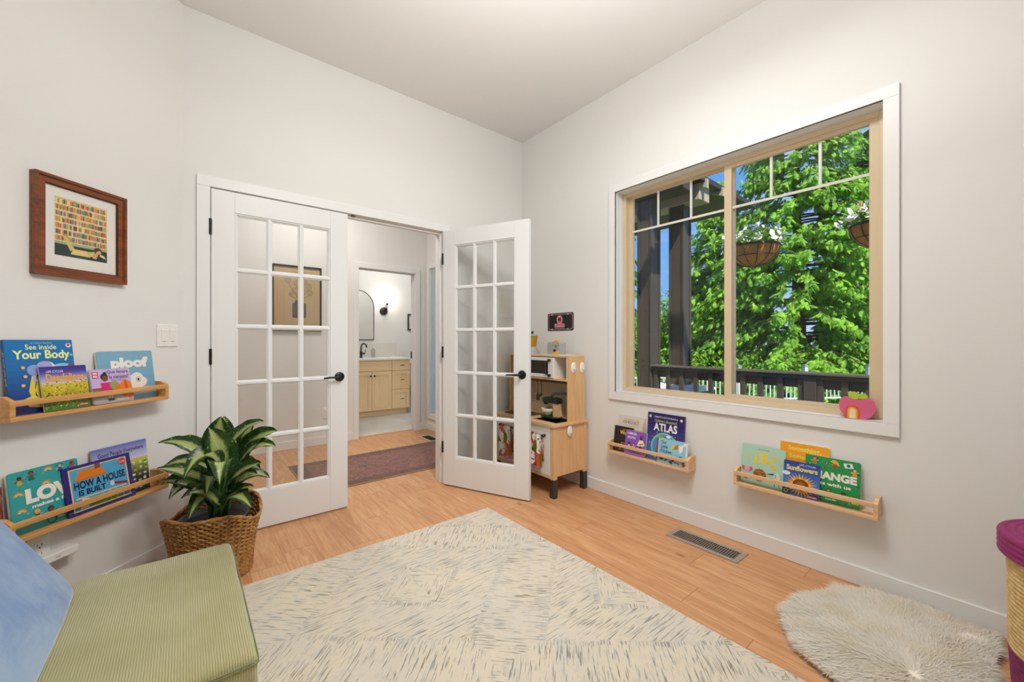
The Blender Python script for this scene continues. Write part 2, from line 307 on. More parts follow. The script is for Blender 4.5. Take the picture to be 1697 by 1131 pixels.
# french doors: local x along width from hinge, face at y=0
def french_door(name, w_=.762, h=2.032, right=False):
    root = thing(name, None, None, kind='structure'); T = .035; m = M_door
    sx, tp, bt = .114, .122, .223; gx0, gx1, gz0, gz1 = sx, w_ - sx, bt, h - tp
    mb = MB(); mb.box(0, sx, 0, T, 0, h, m).box(w_ - sx, w_, 0, T, 0, h, m).box(sx, w_ - sx, 0, T, 0, bt, m).box(sx, w_ - sx, 0, T, h - tp, h, m)
    mb.build('door_frame', root, bevel=.0015)
    mb = MB(); n, r = 3, 5; pw = (gx1 - gx0) / n; ph = (gz1 - gz0) / r
    for i in range(n + 1):
        xx = gx0 + pw * i; k = .5 if 0 < i < n else 1
        for (hw, ya) in ((.016, .011), (.009, .004)):
            xa = xx - hw if i > 0 else xx; xb = xx + hw if i < n else xx
            mb.box(xa, xb, ya, T - ya, gz0, gz1, m)
    for j in range(r + 1):
        zz = gz0 + ph * j
        for (hw, ya) in ((.016, .0112), (.009, .0042)):
            za = zz - hw if j > 0 else zz; zb = zz + hw if j < r else zz
            mb.box(gx0, gx1, ya, T - ya, za, zb, m)
    mb.build('muntin_grid', root, bevel=.0025, seg=2)
    for i in range(n):
        for j in range(r):
            mb = MB(); mb.box(gx0 + pw * i + .004, gx0 + pw * (i + 1) - .004, .0155, .0195, gz0 + ph * j + .004, gz0 + ph * (j + 1) - .004, M_glass); mb.build('pane', root)
    for sgn in (-1, 1):
        mb = MB(); yb = 0 if sgn < 0 else T
        mb.lathe([(.001, sgn * .008), (.028, sgn * .008), (.032, sgn * .004), (.032, 0)], M_blackm, 28, (w_ - .055, yb, .905), 'y')
        mb.cyl((w_ - .055, yb + sgn * .007, .905), .011, sgn * .04, M_blackm, 'y')
        hd = mb.build('handle_rose', root)
        mb = MB(); yy = yb + sgn * .045; mb.tube([(w_ - .047, yy, .905), (w_ - .075, yy, .905), (w_ - .12, yy, .905), (w_ - .165, yy, .903)], [.009, .0085, .0065, .006], M_blackm, 10); mb.build('lever', root)
    for zz in (.30, 1.06, 1.81):
        mb = MB(); mb.cyl((-.004, -.004, zz - .045), .0065, .09, M_blackm, 'z', 10).box(-.006, .004, -.003, .001, zz - .045, zz + .045, M_blackm); mb.build('hinge', root)
    return root
d1 = french_door('door_1'); d1.location = (.123, 2.898, .010)
d2 = french_door('door_2'); d2.location = (1.621, 2.872, .010); d2.rotation_euler = (0, 0, math.atan2(-.917, .399))
# ================================================================== BOOK ART
_font = {}
def text_geo(s_, bold=0.):
    k = (s_, bold)
    if k not in _font:
        c = bpy.data.curves.new('t', 'FONT'); c.body = s_; c.offset = bold; c.resolution_u = 3
        o = bpy.data.objects.new('t', c); COL.objects.link(o); dg = bpy.context.evaluated_depsgraph_get(); me = bpy.data.meshes.new_from_object(o.evaluated_get(dg))
        P = np.array([v.co[:2] for v in me.vertices]); F = [tuple(p.vertices) for p in me.polygons]
        bpy.data.objects.remove(o); bpy.data.meshes.remove(me); bpy.data.curves.remove(c)
        lo = P.min(0); hi = P.max(0); _font[k] = ((P - lo) / (hi - lo), F)
    return _font[k]
def ell(cx, cy, rx, ry, n=18, a0=0, a1=360, rot=0):
    R = rad(rot); out = []
    for i in range(n + (a1 - a0 < 360)):
        a = rad(a0 + (a1 - a0) * i / n); x, y = rx * math.cos(a), ry * math.sin(a); out.append((cx + x * math.cos(R) - y * math.sin(R), cy + x * math.sin(R) + y * math.cos(R)))
    return out
class Art:      # flat printed matter on a w x h panel, front faces local -y
    def __init__(s, w_, h, y=0., x0=None, z0=0., rough=.35): s.w = w_; s.h = h; s.y = y; s.x0 = -w_ / 2 if x0 is None else x0; s.z0 = z0; s.L = 0; s.mb = MB(); s.r = rough; s.tb = []
    def q(s, p): return (s.x0 + p[0] * s.w, s.y - .00006 * s.L - .0002, s.z0 + p[1] * s.h)
    def p(s, c, pts, same=False):
        if not same: s.L += 1
        s.mb.add([s.q(p) for p in pts], [tuple(range(len(pts)))], pm(c, s.r)); return s
    def r_(s, c, x0, y0, x1, y1, same=False): return s.p(c, [(x0, y0), (x1, y0), (x1, y1), (x0, y1)], same)
    def e(s, c, cx, cy, rx, ry=None, n=18, rot=0, a0=0, a1=360, same=False):
        return s.p(c, ell(cx, cy, rx, rx * s.w / s.h if ry is None else ry, n, a0, a1, rot), same)
    def ring(s, c, cx, cy, rx, ry, t, n=20, a0=0, a1=360, same=False):
        s.L += 0 if same else 1; o = ell(cx, cy, rx, ry, n, a0, a1); i_ = ell(cx, cy, rx - t, ry - t * s.w / s.h, n, a0, a1); k = len(o)
        s.mb.add([s.q(p) for p in o + i_], [(j, (j + 1) % k, (j + 1) % k + k, j + k) for j in range(k - (a1 - a0 < 360))], pm(c, s.r)); return s
    def line(s, c, pts, t=.01):
        s.L += 1
        for (a, b) in zip(pts[:-1], pts[1:]):
            d = np.array(b) - np.array(a); L = max(np.hypot(*d), 1e-6); n = np.array([-d[1], d[0]]) / L * t / 2
            s.mb.add([s.q(np.array(a) + n), s.q(np.array(a) - n), s.q(np.array(b) - n), s.q(np.array(b) + n)], [(0, 1, 2, 3)], pm(c, s.r))
        return s
    def t(s, c, st, x0, x1, y0, y1, bold=0., rot=0, arc=0.):
        s.L += 1; P, F = text_geo(st, bold); s.L += 2; out = []
        for u, v in P:
            x = x0 + (x1 - x0) * u; y = y0 + (y1 - y0) * v + arc * math.sin(PI * u)
            if rot:
                R = rad(rot); dx, dy = (x - x0) * s.w, (y - y0) * s.h; x = x0 + (dx * math.cos(R) - dy * math.sin(R)) / s.w; y = y0 + (dx * math.sin(R) + dy * math.cos(R)) / s.h
            out.append(s.q((x, y)))
        b_ = MB(); b_.add(out, F, pm(c, s.r)); s.tb.append((b_, abs(y1 - y0))); return s
    def grad(s, cs, y0, y1, n=10):
        s.L += 1; cs = [np.array(lin(c)) for c in cs]
        for i in range(n):
            f = (i + .5) / n * (len(cs) - 1); k = min(int(f), len(cs) - 2); c = cs[k] * (1 - f + k) + cs[k + 1] * (f - k)
            a, b = y0 + (y1 - y0) * i / n, y0 + (y1 - y0) * (i + 1) / n; s.mb.add([s.q(p) for p in ((0, a), (1, a), (1, b), (0, b))], [(0, 1, 2, 3)], pm(tuple(round(float(x), 3) for x in c), s.r))
        return s
    def scat(s, n, cols, x0, x1, y0, y1, r0, r1, seed=1, sides=6, asp=1.):
        s.L += 1; R = random.Random(seed)
        for i in range(n):
            cx, cy, r = R.uniform(x0, x1), R.uniform(y0, y1), R.uniform(r0, r1)
            s.mb.add([s.q(p) for p in ell(cx, cy, r, r * s.w / s.h * asp, sides, rot=R.uniform(0, 180))], [tuple(range(sides))], pm(R.choice(cols), s.r))
        return s
    def person(s, cx, cy, k, skin, hair, cloth, legs=None):
        a = s.w / s.h
        if legs: s.r_(legs, cx - .3 * k, cy - 1.5 * k * a, cx - .05 * k, cy - .4 * k * a).r_(legs, cx + .05 * k, cy - 1.5 * k * a, cx + .3 * k, cy - .4 * k * a, True)
        s.p(cloth, [(cx - .55 * k, cy - .6 * k * a), (cx + .55 * k, cy - .6 * k * a), (cx + .3 * k, cy + .5 * k * a), (cx - .3 * k, cy + .5 * k * a)])
        s.line(skin, [(cx - .35 * k, cy + .35 * k * a), (cx - .9 * k, cy + .1 * k * a)], .18 * k).line(skin, [(cx + .35 * k, cy + .35 * k * a), (cx + .9 * k, cy + .5 * k * a)], .18 * k)
        return s.e(hair, cx, cy + .98 * k * a, .46 * k).e(skin, cx, cy + .85 * k * a, .36 * k)
    def done(s, parent, name='cover_art', tname='title'):
        if s.mb.v: s.mb.build(name, parent)
        for b_, hh in s.tb: b_.build(tname if hh > .065 or tname != 'title' else 'small_lettering', parent)
PAGE = pm('#E9E2D2', .7)
def rrect(w_, h, r, n=4):
    out = []
    for cx, cy, a in ((w_ / 2 - r, r, -90), (w_ / 2 - r, h - r, 0), (-w_ / 2 + r, h - r, 90), (-w_ / 2 + r, r, 180)):
        for i in range(n + 1): out.append((cx + r * math.cos(rad(a + 90 * i / n)), cy + r * math.sin(rad(a + 90 * i / n))))
    return out
def book(kind, wall, u, z0, d0, lean, w_, h, t, bgc, spine, label, group):
    """u = middle along the wall, cover front plane foot at distance d0 from the wall"""
    if wall == 'L': loc = LP(u, z0, d0); rz = RL
    else: loc = (XW - d0, u, z0); rz = RR
    root = thing('picture_book', label, 'book', loc, rz, group, rx=-rad(lean)); m = pm(bgc, .35); ms = pm(spine, .35)
    # the foot of a leaning book touches the shelf with its rear lower edge: lift it clear
    root.location.z += t * math.sin(rad(lean)) + .0005
    if kind == 'board':
        mb = MB(); mb.prism(rrect(w_, h, .009), 0, .0015, m); mb.build('cover', root); mb = MB(); mb.prism(rrect(w_, h, .009), .0015, t, PAGE); mb.build('pages', root)
    else:
        c = .0022 if kind == 'hard' else .0008; i_ = .003 if kind == 'hard' else .0005
        mb = MB(); mb.box(-w_ / 2, w_ / 2, 0, c, 0, h, m).box(-w_ / 2, w_ / 2, t - c, t, 0, h, m).box(-w_ / 2, -w_ / 2 + c, c, t - c, 0, h, ms); mb.build('cover', root)
        mb = MB(); mb.box(-w_ / 2 + c, w_ / 2 - i_, c, t - c, i_, h - i_, PAGE); mb.build('pages', root)
    return root, Art(w_, h)
def wall_shelf(loc, rz, label, group, m, L=.61):
    root = thing('picture_ledge', label, 'shelf', loc, rz, group); D = .09; tk = .016
    mb = MB(); mb.box(-L / 2, L / 2, -D - .002, -.001, 0, tk, m); mb.build('bottom_board', root, bevel=.002)
    for sx in (-1, 1):
        xa = sx * L / 2 - (tk if sx > 0 else 0); pr = [(-.001, tk), (-.001, .092), (-.055, .092), (-D, .076), (-D, tk)]
        mb = MB(); mb.prism(pr, xa, xa + tk, m, 'x'); mb.build('end_panel', root, bevel=.002)
    mb = MB(); mb.box(-L / 2 + tk, L / 2 - tk, -D + .0005, -D + .0125, .055, .077, m); mb.build('front_rail', root, bevel=.0015)
    return root
GS = 'wooden picture ledges screwed to the walls'
wall_shelf(LP(.479, .862), RL, 'upper orange-toned wooden book ledge on left wall below walnut picture frame', GS, M_shelf)
wall_shelf(LP(.479, .409), RL, 'lower orange-toned wooden book ledge on left wall behind potted plant', GS, M_shelf)
wall_shelf((XW, 1.542, .350), RR, 'pale wooden book ledge under left half of window holding atlas', GS, M_shelfr)
wall_shelf((XW, .672, .354), RR, 'pale wooden book ledge under right corner of window holding ABC book', GS, M_shelfr)
G1, G2, G3, G4 = ['picture books on the ' + s_ for s_ in ('upper left ledge', 'lower left ledge', 'ledge with the atlas', 'ledge under the window corner')]
# ---- upper left ledge
r, A = book('hard', 'L', .648, .878, .052, 7.2, .216, .287, .012, '#1266A8', '#0E4C8C', 'large blue hardback about the body, seated yellow figure on cover', G1)
A.grad(['#27217A', '#1B4E97', '#1670B4', '#1A78B8'], 0, 1, 12)
A.t('#CFE3F0', 'An Usborne Flap Book', .36, .68, .945, .965).t('#E9F3A8', 'See inside', .28, .74, .865, .935, .012).t('#EEF6A0', 'Your Body', .1, .94, .70, .855, .03)
A.e('#F2F2EE', .93, .92, .042).e('#C9322E', .93, .925, .026, .02).e('#9AC6E6', .80, .60, .17, .06)
A.p('#E9D54A', [(.42, .5), (.62, .52), (.66, .35), (.6, .16), (.42, .14), (.36, .3)]).p('#E6CF3E', [(.4, .52), (.33, .5), (.27, .3), (.3, .2), (.36, .22), (.36, .34)]).p('#EAD84E', [(.2, .2), (.34, .24), (.6, .1), (.9, .2), (.86, .1), (.5, .055), (.25, .09)])
A.p('#E6D24A', [(.5, .5), (.56, .5), (.58, .62), (.48, .62)]).e('#F0E9DD', .56, .61, .13, .085).e('#AFA9DC', .53, .635, .115, .065).e('#8FA2DE', .37, .58, .1, .075).p('#B9B4D8', [(.35, .5), (.39, .5), (.4, .42), (.34, .42)])
A.r_('#D58FA4', .45, .2, .64, .42).e('#CE4F72', .52, .33, .055, .05).r_('#C82A3C', .55, .22, .64, .32).e('#B0314C', .93, .62, .04, .03).e('#C9D04C', .96, .78, .02)
for cx, cy in ((.24, .5), (.22, .62), (.2, .38)): A.e('#E8A33E', cx, cy, .03).e('#F4D37A', cx, cy, .014)
A.e('#CDBF74', .42, .1, .14, .03).t('#E4E2D0', 'Katie Daynes', .52, .84, .035, .06, .008); A.done(r)
mb = MB(); P, F = text_geo('See Inside Your Body', .01); mb.add([(-.108 - .0003, .003 + .006 * v, .24 - .13 * u) for u, v in P], F, pm('#DDE8A0', .4)); mb.build('spine_title', r)
r, A = book('paper', 'L', .590, .878, .073, 9.5, .160, .180, .006, '#4A7A2C', '#F0E8E0', 'small paperback with field of yellow dandelions on cover', G1)
A.grad(['#3E6B24', '#6C8A28', '#B8A81E', '#D8BE26'], 0, .6, 8).grad(['#D9CDB4', '#9C97CC', '#4A3F9E', '#35278A'], .6, 1, 9)
A.scat(150, ['#E9C61E', '#F3DA3A', '#5C8426', '#3F6A22', '#D9B416'], .02, .98, .3, .66, .012, .028, 3, 7, .6).scat(120, ['#4C7A24', '#2F5A1C', '#7C9A30', '#E8CE2A'], .02, .98, .05, .36, .015, .03, 4, 5)
A.e('#EBC51C', .5, .24, .09, .06).e('#F0D233', .78, .26, .1, .065).e('#E8BE1A', .14, .3, .06, .04)
A.t('#EDE7F4', 'LIFE CYCLES', .13, .48, .86, .91, .01).t('#F0A83A', 'Dandelions', .11, .93, .66, .83, .035).r_('#C2282E', .72, .05, .95, .1).t('#F4EDE8', 'LERNER', .74, .93, .06, .09); A.done(r)
r, A = book('board', 'L', .4135, .878, .072, 11, .168, .156, .010, '#C7AEDB', '#C7AEDB', 'lilac board book with girl in pink and orange pumpkins', G1)
A.r_('#C9B2DE', .01, .3, .99, .99).r_('#A9A4A0', .01, .01, .99, .3).r_('#9A5A3C', .01, .3, .99, .46).t('#3B2344', '¿Qué llenara', .38, .95, .83, .95, .012).t('#3B2344', 'la canasta?', .45, .95, .7, .81, .012).t('#A84A78', 'What Will Fit?', .48, .86, .62, .68)
A.r_('#D22A58', .05, .74, .19, .92).r_('#F2DCE4', .07, .77, .17, .82).r_('#F2DCE4', .07, .85, .17, .9, True)
A.e('#2A1A16', .33, .77, .09, .1).e('#2A1A16', .35, .87, .04, .04).e('#7A4630', .34, .72, .075, .085).p('#D81B74', [(.22, .6), (.46, .6), (.5, .36), (.24, .34)]).r_('#E8D8D4', .36, .1, .4, .34).r_('#E8D8D4', .43, .1, .47, .34, True).e('#5A2430', .38, .1, .05, .035).e('#5A2430', .46, .1, .05, .035)
A.e('#8FA24A', .55, .5, .12, .12).e('#E8761C', .66, .4, .1, .13).e('#EE7E1E', .84, .45, .15, .19).e('#C85C12', .84, .45, .04, .18).e('#E4701A', .88, .2, .13, .12).t('#F3EEEA', 'Grace Lin', .56, .86, .05, .11, .012); A.done(r)
r, A = book('board', 'L', .323, .878, .046, 7.5, .252, .234, .010, '#79A8C4', '#79A8C4', 'large powder blue board book with white cloud character and white lettering', G1)
A.grad(['#6FA3C2', '#7FB0CA'], .01, .99, 4).t('#F2EBE2', 'ploof', .22, .9, .60, .87, .06)
for cx, cy, rr in ((.66, .42, .12), (.74, .35, .1), (.6, .32, .11), (.66, .25, .1), (.8, .36, .05), (.55, .4, .09)): A.e('#F0E6DC', cx, cy, rr)
A.ring('#2A2622', .68, .4, .04, .055, .006).e('#17130F', .68, .4, .018, .03).t('#EAF0F2', 'by Ben Clanton and Andy Chou Musser', .5, .88, .09, .12); A.done(r)
# ---- lower left ledge
r, A = book('board', 'L', .639, .425, .056, 8, .226, .234, .012, '#2E9C9C', '#2E9C9C', 'teal board book with white letters LOVE and small rainbows', G2)
A.r_('#36A3A4', .01, .01, .99, .99).scat(70, ['#E68A4A', '#1D5B6E', '#E9B04A', '#C9483C', '#17514E'], .04, .96, .05, .96, .007, .014, 8, 5)
for cx, cy in ((.55, .9), (.12, .6), (.5, .68), (.14, .32)):
    for k, c in enumerate(('#E0793E', '#EDB548', '#D9D2A0')): A.ring(c, cx, cy, .075 - k * .017, .075 - k * .017, .016, 10, 10, 170)
A.person(.15, .82, .07, '#6B3A22', '#2B1712', '#E0A42E').person(.31, .86, .08, '#8A5230', '#3B2017', '#1F6B58').person(.72, .88, .07, '#E3B48C', '#233A6E', '#2C4E8E').person(.9, .88, .07, '#7A3E2A', '#A02A44', '#C24468')
A.t('#F3EDE0', 'LOVE', .2, .99, .44, .69, .07).t('#F0F0E8', 'makes a family', .27, .97, .33, .41, .04, arc=0.01)
A.person(.33, .2, .09, '#D9A36E', '#E7B74A', '#2F7A44').person(.52, .18, .09, '#8A4A2A', '#1D1512', '#7A3040').person(.9, .22, .09, '#5B3020', '#1C1210', '#2F6A4A').ring('#16302E', .52, .08, .07, .07, .012).t('#DDEFEA', 'Sophie Beer', .6, .8, .06, .1, .01); A.done(r)
r, A = book('hard', 'L', .457, .425, .0735, 10.5, .266, .204, .008, '#34287C', '#2D2070', 'dark blue book with orange roof drawing and hammer, about building a house', G2)
A.r_('#33287E', .0, .0, 1, 1).r_('#E9C766', .07, .06, .93, .94).r_('#4FA3CE', .09, .08, .91, .92).grad(['#6FA653', '#4C98C8'], .08, .09, 2)
A.p('#E07A24', [(.14, .7), (.6, .7), (.52, .88), (.22, .88)]).r_('#8E4A34', .44, .84, .52, .95).r_('#CC6A1E', .14, .67, .6, .7).t('#16143A', 'HOW A HOUSE', .12, .88, .5, .66, .03).t('#16143A', 'IS BUILT', .17, .56, .36, .48, .03)
A.p('#8E1F3C', [(.66, .4), (.9, .33), (.9, .38), (.68, .45)]).e('#C3D4E0', .66, .43, .035, .06).e('#D8353A', .86, .84, .06).t('#F4E6E0', 'GAIL GIBBONS', .81, .91, .82, .86)
A.r_('#D8C89A', .12, .3, .88, .33).p('#6DA84A', [(.3, .08), (.75, .08), (.7, .2), (.34, .2)]).p('#E9E6D8', [(.16, .1), (.28, .1), (.3, .28), (.2, .3)])
for xx in (.6, .7, .8): A.r_('#E4C25C', xx, .08, xx + .015, .3)
A.done(r)
r, A = book('hard', 'L', .3485, .425, .044, 6.2, .242, .245, .009, '#8F9AD0', '#D9A83C', 'book with lavender sky above tiny village houses, Good People Everywhere', G2)
A.grad(['#1C3B30', '#1C3B30', '#244E34', '#7F9E3A', '#D8CE55'], 0, .66, 10).grad(['#D6D3E6', '#A4A8DA', '#6C6FBE'], .66, 1, 8).t('#22203C', 'Good People Everywhere', .10, .93, .80, .91, .015)
R = random.Random(5)
for j in range(5):
    for i in range(9):
        cx, cy = .08 + i * .105 + R.uniform(-.02, .02), .08 + j * .115 + R.uniform(-.02, .02); c = R.choice(['#E8E2D8', '#D98A7A', '#C8D86A', '#B53A3A', '#9AC4C0', '#D8B0C8'])
        A.r_(c, cx - .028, cy, cx + .028, cy + .04).p(R.choice(['#8A2A30', '#3A4F7A', '#E2E0D4']), [(cx - .036, cy + .04), (cx + .036, cy + .04), (cx, cy + .07)])
A.done(r)
r, A = book('paper', 'L', .768, .425, .03, 4, .016, .19, .010, '#7C2430', '#7C2430', 'thin dark red patterned book end beside teal book', G2)
A.scat(30, ['#D8A04A', '#2C5A34', '#E0D4A8', '#9A2C3A'], .1, .9, .04, .96, .12, .3, 2, 5, .5); A.done(r)
# ---- atlas ledge
r, A = book('paper', 'R', 1.694, .366, .030, 4, .208, .255, .008, '#D8CCBC', '#CFC4B4', 'cream paperback with fine grey capital letters behind black and purple books', G3)
A.grad(['#CDBFAE', '#D9CDBD', '#DDD3C5'], 0, 1, 5).t('#8D8680', 'Kadir Nelson illustrations', .2, .8, .9, .93).t('#7C7672', 'HOW MUCH ABOUT', .16, .8, .78, .88, .01).t('#8D8680', 'Stories of the Human Family', .18, .78, .71, .75).p('#C9A98A', [(0, .6), (.2, .66), (.9, .62), (.98, .9), (1, .9), (1, .5), (0, .45)]).p('#E6D8D2', [(.3, .6), (.9, .6), (.9, .52), (.3, .5)]).e('#D8A070', .14, .64, .07, .05); A.done(r)
r, A = book('paper', 'R', 1.7475, .366, .0515, 8, .160, .176, .006, '#241A14', '#1C1410', 'black book with yellow title Worm leaning at left end of atlas ledge', G3)
A.scat(170, ['#3B2C20', '#4A3828', '#17110D', '#54422C', '#2F2A1C'], .03, .97, .2, .97, .012, .03, 11, 5).t('#EFD15C', 'Worm', .3, .86, .68, .84, .03).t('#E5C24C', 'The Book of', .42, .66, .86, .91)
A.line('#D08C84', [(.36, .08), (.38, .2), (.42, .34), (.5, .36), (.62, .32), (.75, .34)], .035).ring('#B8B0A0', .14, .12, .05, .045, .012).t('#C8C0B0', 'worm farm', .3, .6, .06, .11); A.done(r)
r, A = book('board', 'R', 1.6375, .366, .0745, 11, .164, .165, .013, '#8A55B0', '#8A55B0', 'small square purple board book with three people on cover', G3)
A.r_('#8C58B4', .01, .25, .99, .99).r_('#A878C4', .01, .01, .99, .25).t('#EFE6F4', 'FAMILIES', .1, .54, .82, .92, .025).t('#EFE6F4', 'BELONG', .12, .5, .66, .75, .025)
A.e('#1A1414', .78, .7, .055, .08).e('#8E1F44', .78, .8, .065, .065).p('#EFE9E0', [(.6, .44), (.7, .66), (.86, .66), (.96, .5), (.9, .42), (.68, .4)]).line('#C9982E', [(.68, .46), (.9, .54)], .07).p('#2F3666', [(.66, .26), (.74, .42), (.84, .42), (.78, .26)])
A.person(.22, .33, .13, '#6B3C28', '#251511', '#E9DFD6').person(.45, .32, .13, '#D9A07A', '#1C1110', '#E2A6A0').t('#5C3280', 'Fran Manushkin', .3, .8, .08, .13).r_('#3A2A5C', .2, .2, .38, .26).r_('#3A2A5C', .6, .2, .86, .26); A.done(r)
r, A = book('hard', 'R', 1.431, .366, .043, 5.2, .262, .308, .012, '#241C5A', '#1E1750', 'tall navy atlas with globe and white title ATLAS', G3)
A.grad(['#3C72A8', '#4A78B4', '#3B3B86', '#2A2068', '#231A58'], 0, 1, 12).t('#C9C6DE', 'SMITHSONIAN', .19, .82, .9, .94, .012).t('#C6D05A', "Children's Illustrated", .2, .8, .81, .87, .008).t('#F4F2F4', 'ATLAS', .18, .82, .62, .79, .03).e('#E6DCA4', .92, .91, .035).r_('#B9B4D6', .04, .89, .11, .95)
A.e('#7FB8D2', .5, .28, .38, .325).e('#3E9CAE', .5, .28, .33, .28)
A.p('#7DAA3A', [(.3, .5), (.4, .56), (.52, .5), (.6, .42), (.48, .36), (.36, .4)]).p('#B8B04A', [(.36, .46), (.42, .52), (.5, .46), (.42, .42)]).p('#4E8E40', [(.3, .32), (.44, .34), (.4, .16), (.3, .2)]).e('#EEF2F4', .6, .53, .06, .03)
for k in range(14):
    a = rad(25 + k * 12); A.e(['#E8E4DA', '#C9483C', '#E3B23C', '#39406E'][k % 4], .5 + .42 * math.cos(a), .28 + .36 * math.sin(a), .013)
A.done(r)
r, A = book('board', 'R', 1.366, .366, .0745, 10, .212, .154, .010, '#8FC6DE', '#B42A34', 'light blue board book with red spine, Our Little Kitchen', G3)
A.r_('#92C9E0', .01, .01, .94, .99).r_('#B62832', .0, .01, .05, .99).r_('#E9E2D2', .94, .01, .99, .99).t('#24404E', 'Our', .14, .32, .78, .93, .015).t('#24404E', 'Little', .14, .37, .6, .75, .015).t('#24404E', 'Kitchen', .14, .5, .42, .57, .015)
A.p('#E7D22C', [(.44, .6), (.54, .84), (.62, .66)]).p('#6FA03A', [(.54, .62), (.62, .82), (.68, .66)]).e('#C27A4A', .68, .76, .06, .09).p('#EFEAE2', [(.7, .8), (.86, .88), (.84, .62), (.76, .5)]).e('#EFEAE0', .9, .9, .05, .07).p('#D02C34', [(.66, .36), (.92, .36), (.8, .26), (.68, .28)]).p('#2B4A8E', [(.7, .34), (.8, .42), (.86, .34)])
A.scat(22, ['#C23A3A', '#F0E8DC', '#4A7A3C', '#22303A', '#E8C43C'], .1, .92, .05, .28, .02, .05, 14, 7); A.done(r)
# ---- ABC ledge
r, A = book('paper', 'R', .8495, .370, .054, 10, .213, .209, .007, '#A6CDB6', '#9CC4AE', 'mint green book with yellow letters ABC and small animals', G4)
A.grad(['#A3CBB6', '#ACD0BA'], 0, 1, 3).t('#3C5E7A', 'Jane Foster', .38, .64, .89, .93, .01).t('#E8CB34', 'A', .28, .42, .52, .82, .05).t('#EBC83A', 'B', .47, .62, .56, .86, .05).t('#E6C22E', 'C', .66, .82, .46, .78, .05)
for k in range(4): A.line('#E2D27A', [(.12 + .02 * k, .6 + .05 * k), (.19 + .01 * k, .61 + .045 * k)], .01).line('#E2D27A', [(.86, .58 + .045 * k), (.93, .56 + .05 * k)], .01)
A.p('#D84A72', [(.03, .44), (.1, .4), (.08, .3), (.02, .36)]).p('#D84A72', [(.26, .44), (.18, .4), (.2, .3), (.28, .36)]).e('#E69AB0', .15, .36, .07, .07).e('#C23A54', .13, .16, .07, .06).e('#9A5A22', .45, .26, .15, .16).scat(60, ['#C2823A', '#7A4218', '#D89A54'], .33, .57, .14, .4, .01, .02, 6, 3)
A.p('#2A2A24', [(.6, .33), (.76, .37), (.76, .33)]).e('#E4DDBE', .84, .3, .07, .09).scat(30, ['#22221C', '#E8E0C0'], .78, .92, .16, .37, .008, .016, 9, 4).line('#2F4F6E', [(.8, .16), (.79, .05)], .012).line('#2F4F6E', [(.88, .16), (.9, .05)], .012); A.done(r)
r, A = book('board', 'R', .664, .370, .030, 4, .212, .257, .011, '#EFA21C', '#EFA21C', 'orange board book with pale yellow words, behind sunflower book', G4)
A.grad(['#F09A1A', '#F2A71E'], .01, .99, 3).t('#F6DF6A', 'Something,', .17, .84, .82, .94, .02).t('#F6DF6A', 'Someday', .2, .72, .67, .78, .02).e('#24150F', .42, .5, .15, .09).e('#8A4E2C', .42, .42, .12, .1); A.done(r)
r, A = book('paper', 'R', .6655, .370, .074, 10, .155, .170, .006, '#2B4E9C', '#E8E8E8', 'small blue book with big orange sunflower on cover', G4)
A.grad(['#24407E', '#4C7CC0', '#2E58AC', '#223E96'], 0, 1, 9).e('#D8E0EC', .08, .62, .12, .06).t('#DDE2F0', 'LIFE CYCLES', .44, .88, .9, .95, .008).t('#F2D25A', 'Sunflowers', .08, .94, .73, .88, .035)
for k in range(26):
    a = 2 * PI * k / 26; A.p(['#E8A81E', '#F0BE2C', '#DE9214'][k % 3], [(.5 + .17 * math.cos(a - .26), .34 + .13 * math.sin(a - .26)), (.5 + .46 * math.cos(a), .34 + .34 * math.sin(a)), (.5 + .17 * math.cos(a + .26), .34 + .13 * math.sin(a + .26))])
A.e('#7A3E12', .5, .34, .22, .17).e('#9E6A24', .5, .34, .12, .09).scat(40, ['#5A2C0C', '#B0762C'], .34, .66, .24, .44, .01, .015, 3, 5).p('#1C3A22', [(0, 0), (.2, 0), (.16, .16), (0, .2)]).r_('#C2282E', .68, .03, .96, .09).t('#F4EDE8', 'LERNER', .7, .94, .04, .08).ring('#D8D0C0', .1, .1, .06, .05, .015); A.done(r)
r, A = book('board', 'R', .545, .370, .050, 6.5, .218, .215, .010, '#1E8C4E', '#1E8C4E', 'green board book with white word CHANGE and playing children', G4)
A.r_('#23934F', .01, .01, .99, .99).scat(80, ['#146238', '#3BAA62', '#1E6E9C', '#E2C23A', '#0F5330'], .03, .97, .03, .97, .008, .017, 21, 5, 1.4)
A.person(.18, .86, .08, '#D8935E', '#6A2C1C', '#C9713C').person(.55, .84, .08, '#C88A5A', '#2A1710', '#B73A2C').p('#E6B23A', [(.46, .92), (.64, .84), (.6, .94), (.54, .97)]).line('#7A5A2C', [(.37, .68), (.37, .9)], .012).ring('#4EA85A', .37, .88, .05, .06, .012)
A.p('#EAEDE6', [(.7, .93), (.85, .95), (.88, .85), (.73, .83)]).e('#1E7C8C', .79, .89, .035).person(.9, .74, .08, '#E8C098', '#8A2C1C', '#E29A2A').t('#F0EBDC', 'CHANGE', .01, .94, .5, .68, .055).t('#F0EBDC', 'Starts with us', .06, .84, .37, .45, .035)
A.person(.72, .16, .09, '#8A4E2C', '#23130E', '#B4433A').person(.9, .14, .08, '#D89A6A', '#A83A24', '#E7BE2C').person(.45, .2, .08, '#C98A5C', '#2A1A14', '#3A4E9A').t('#E2EAD8', 'Sophie Beer', .4, .6, .05, .1, .01); A.done(r)
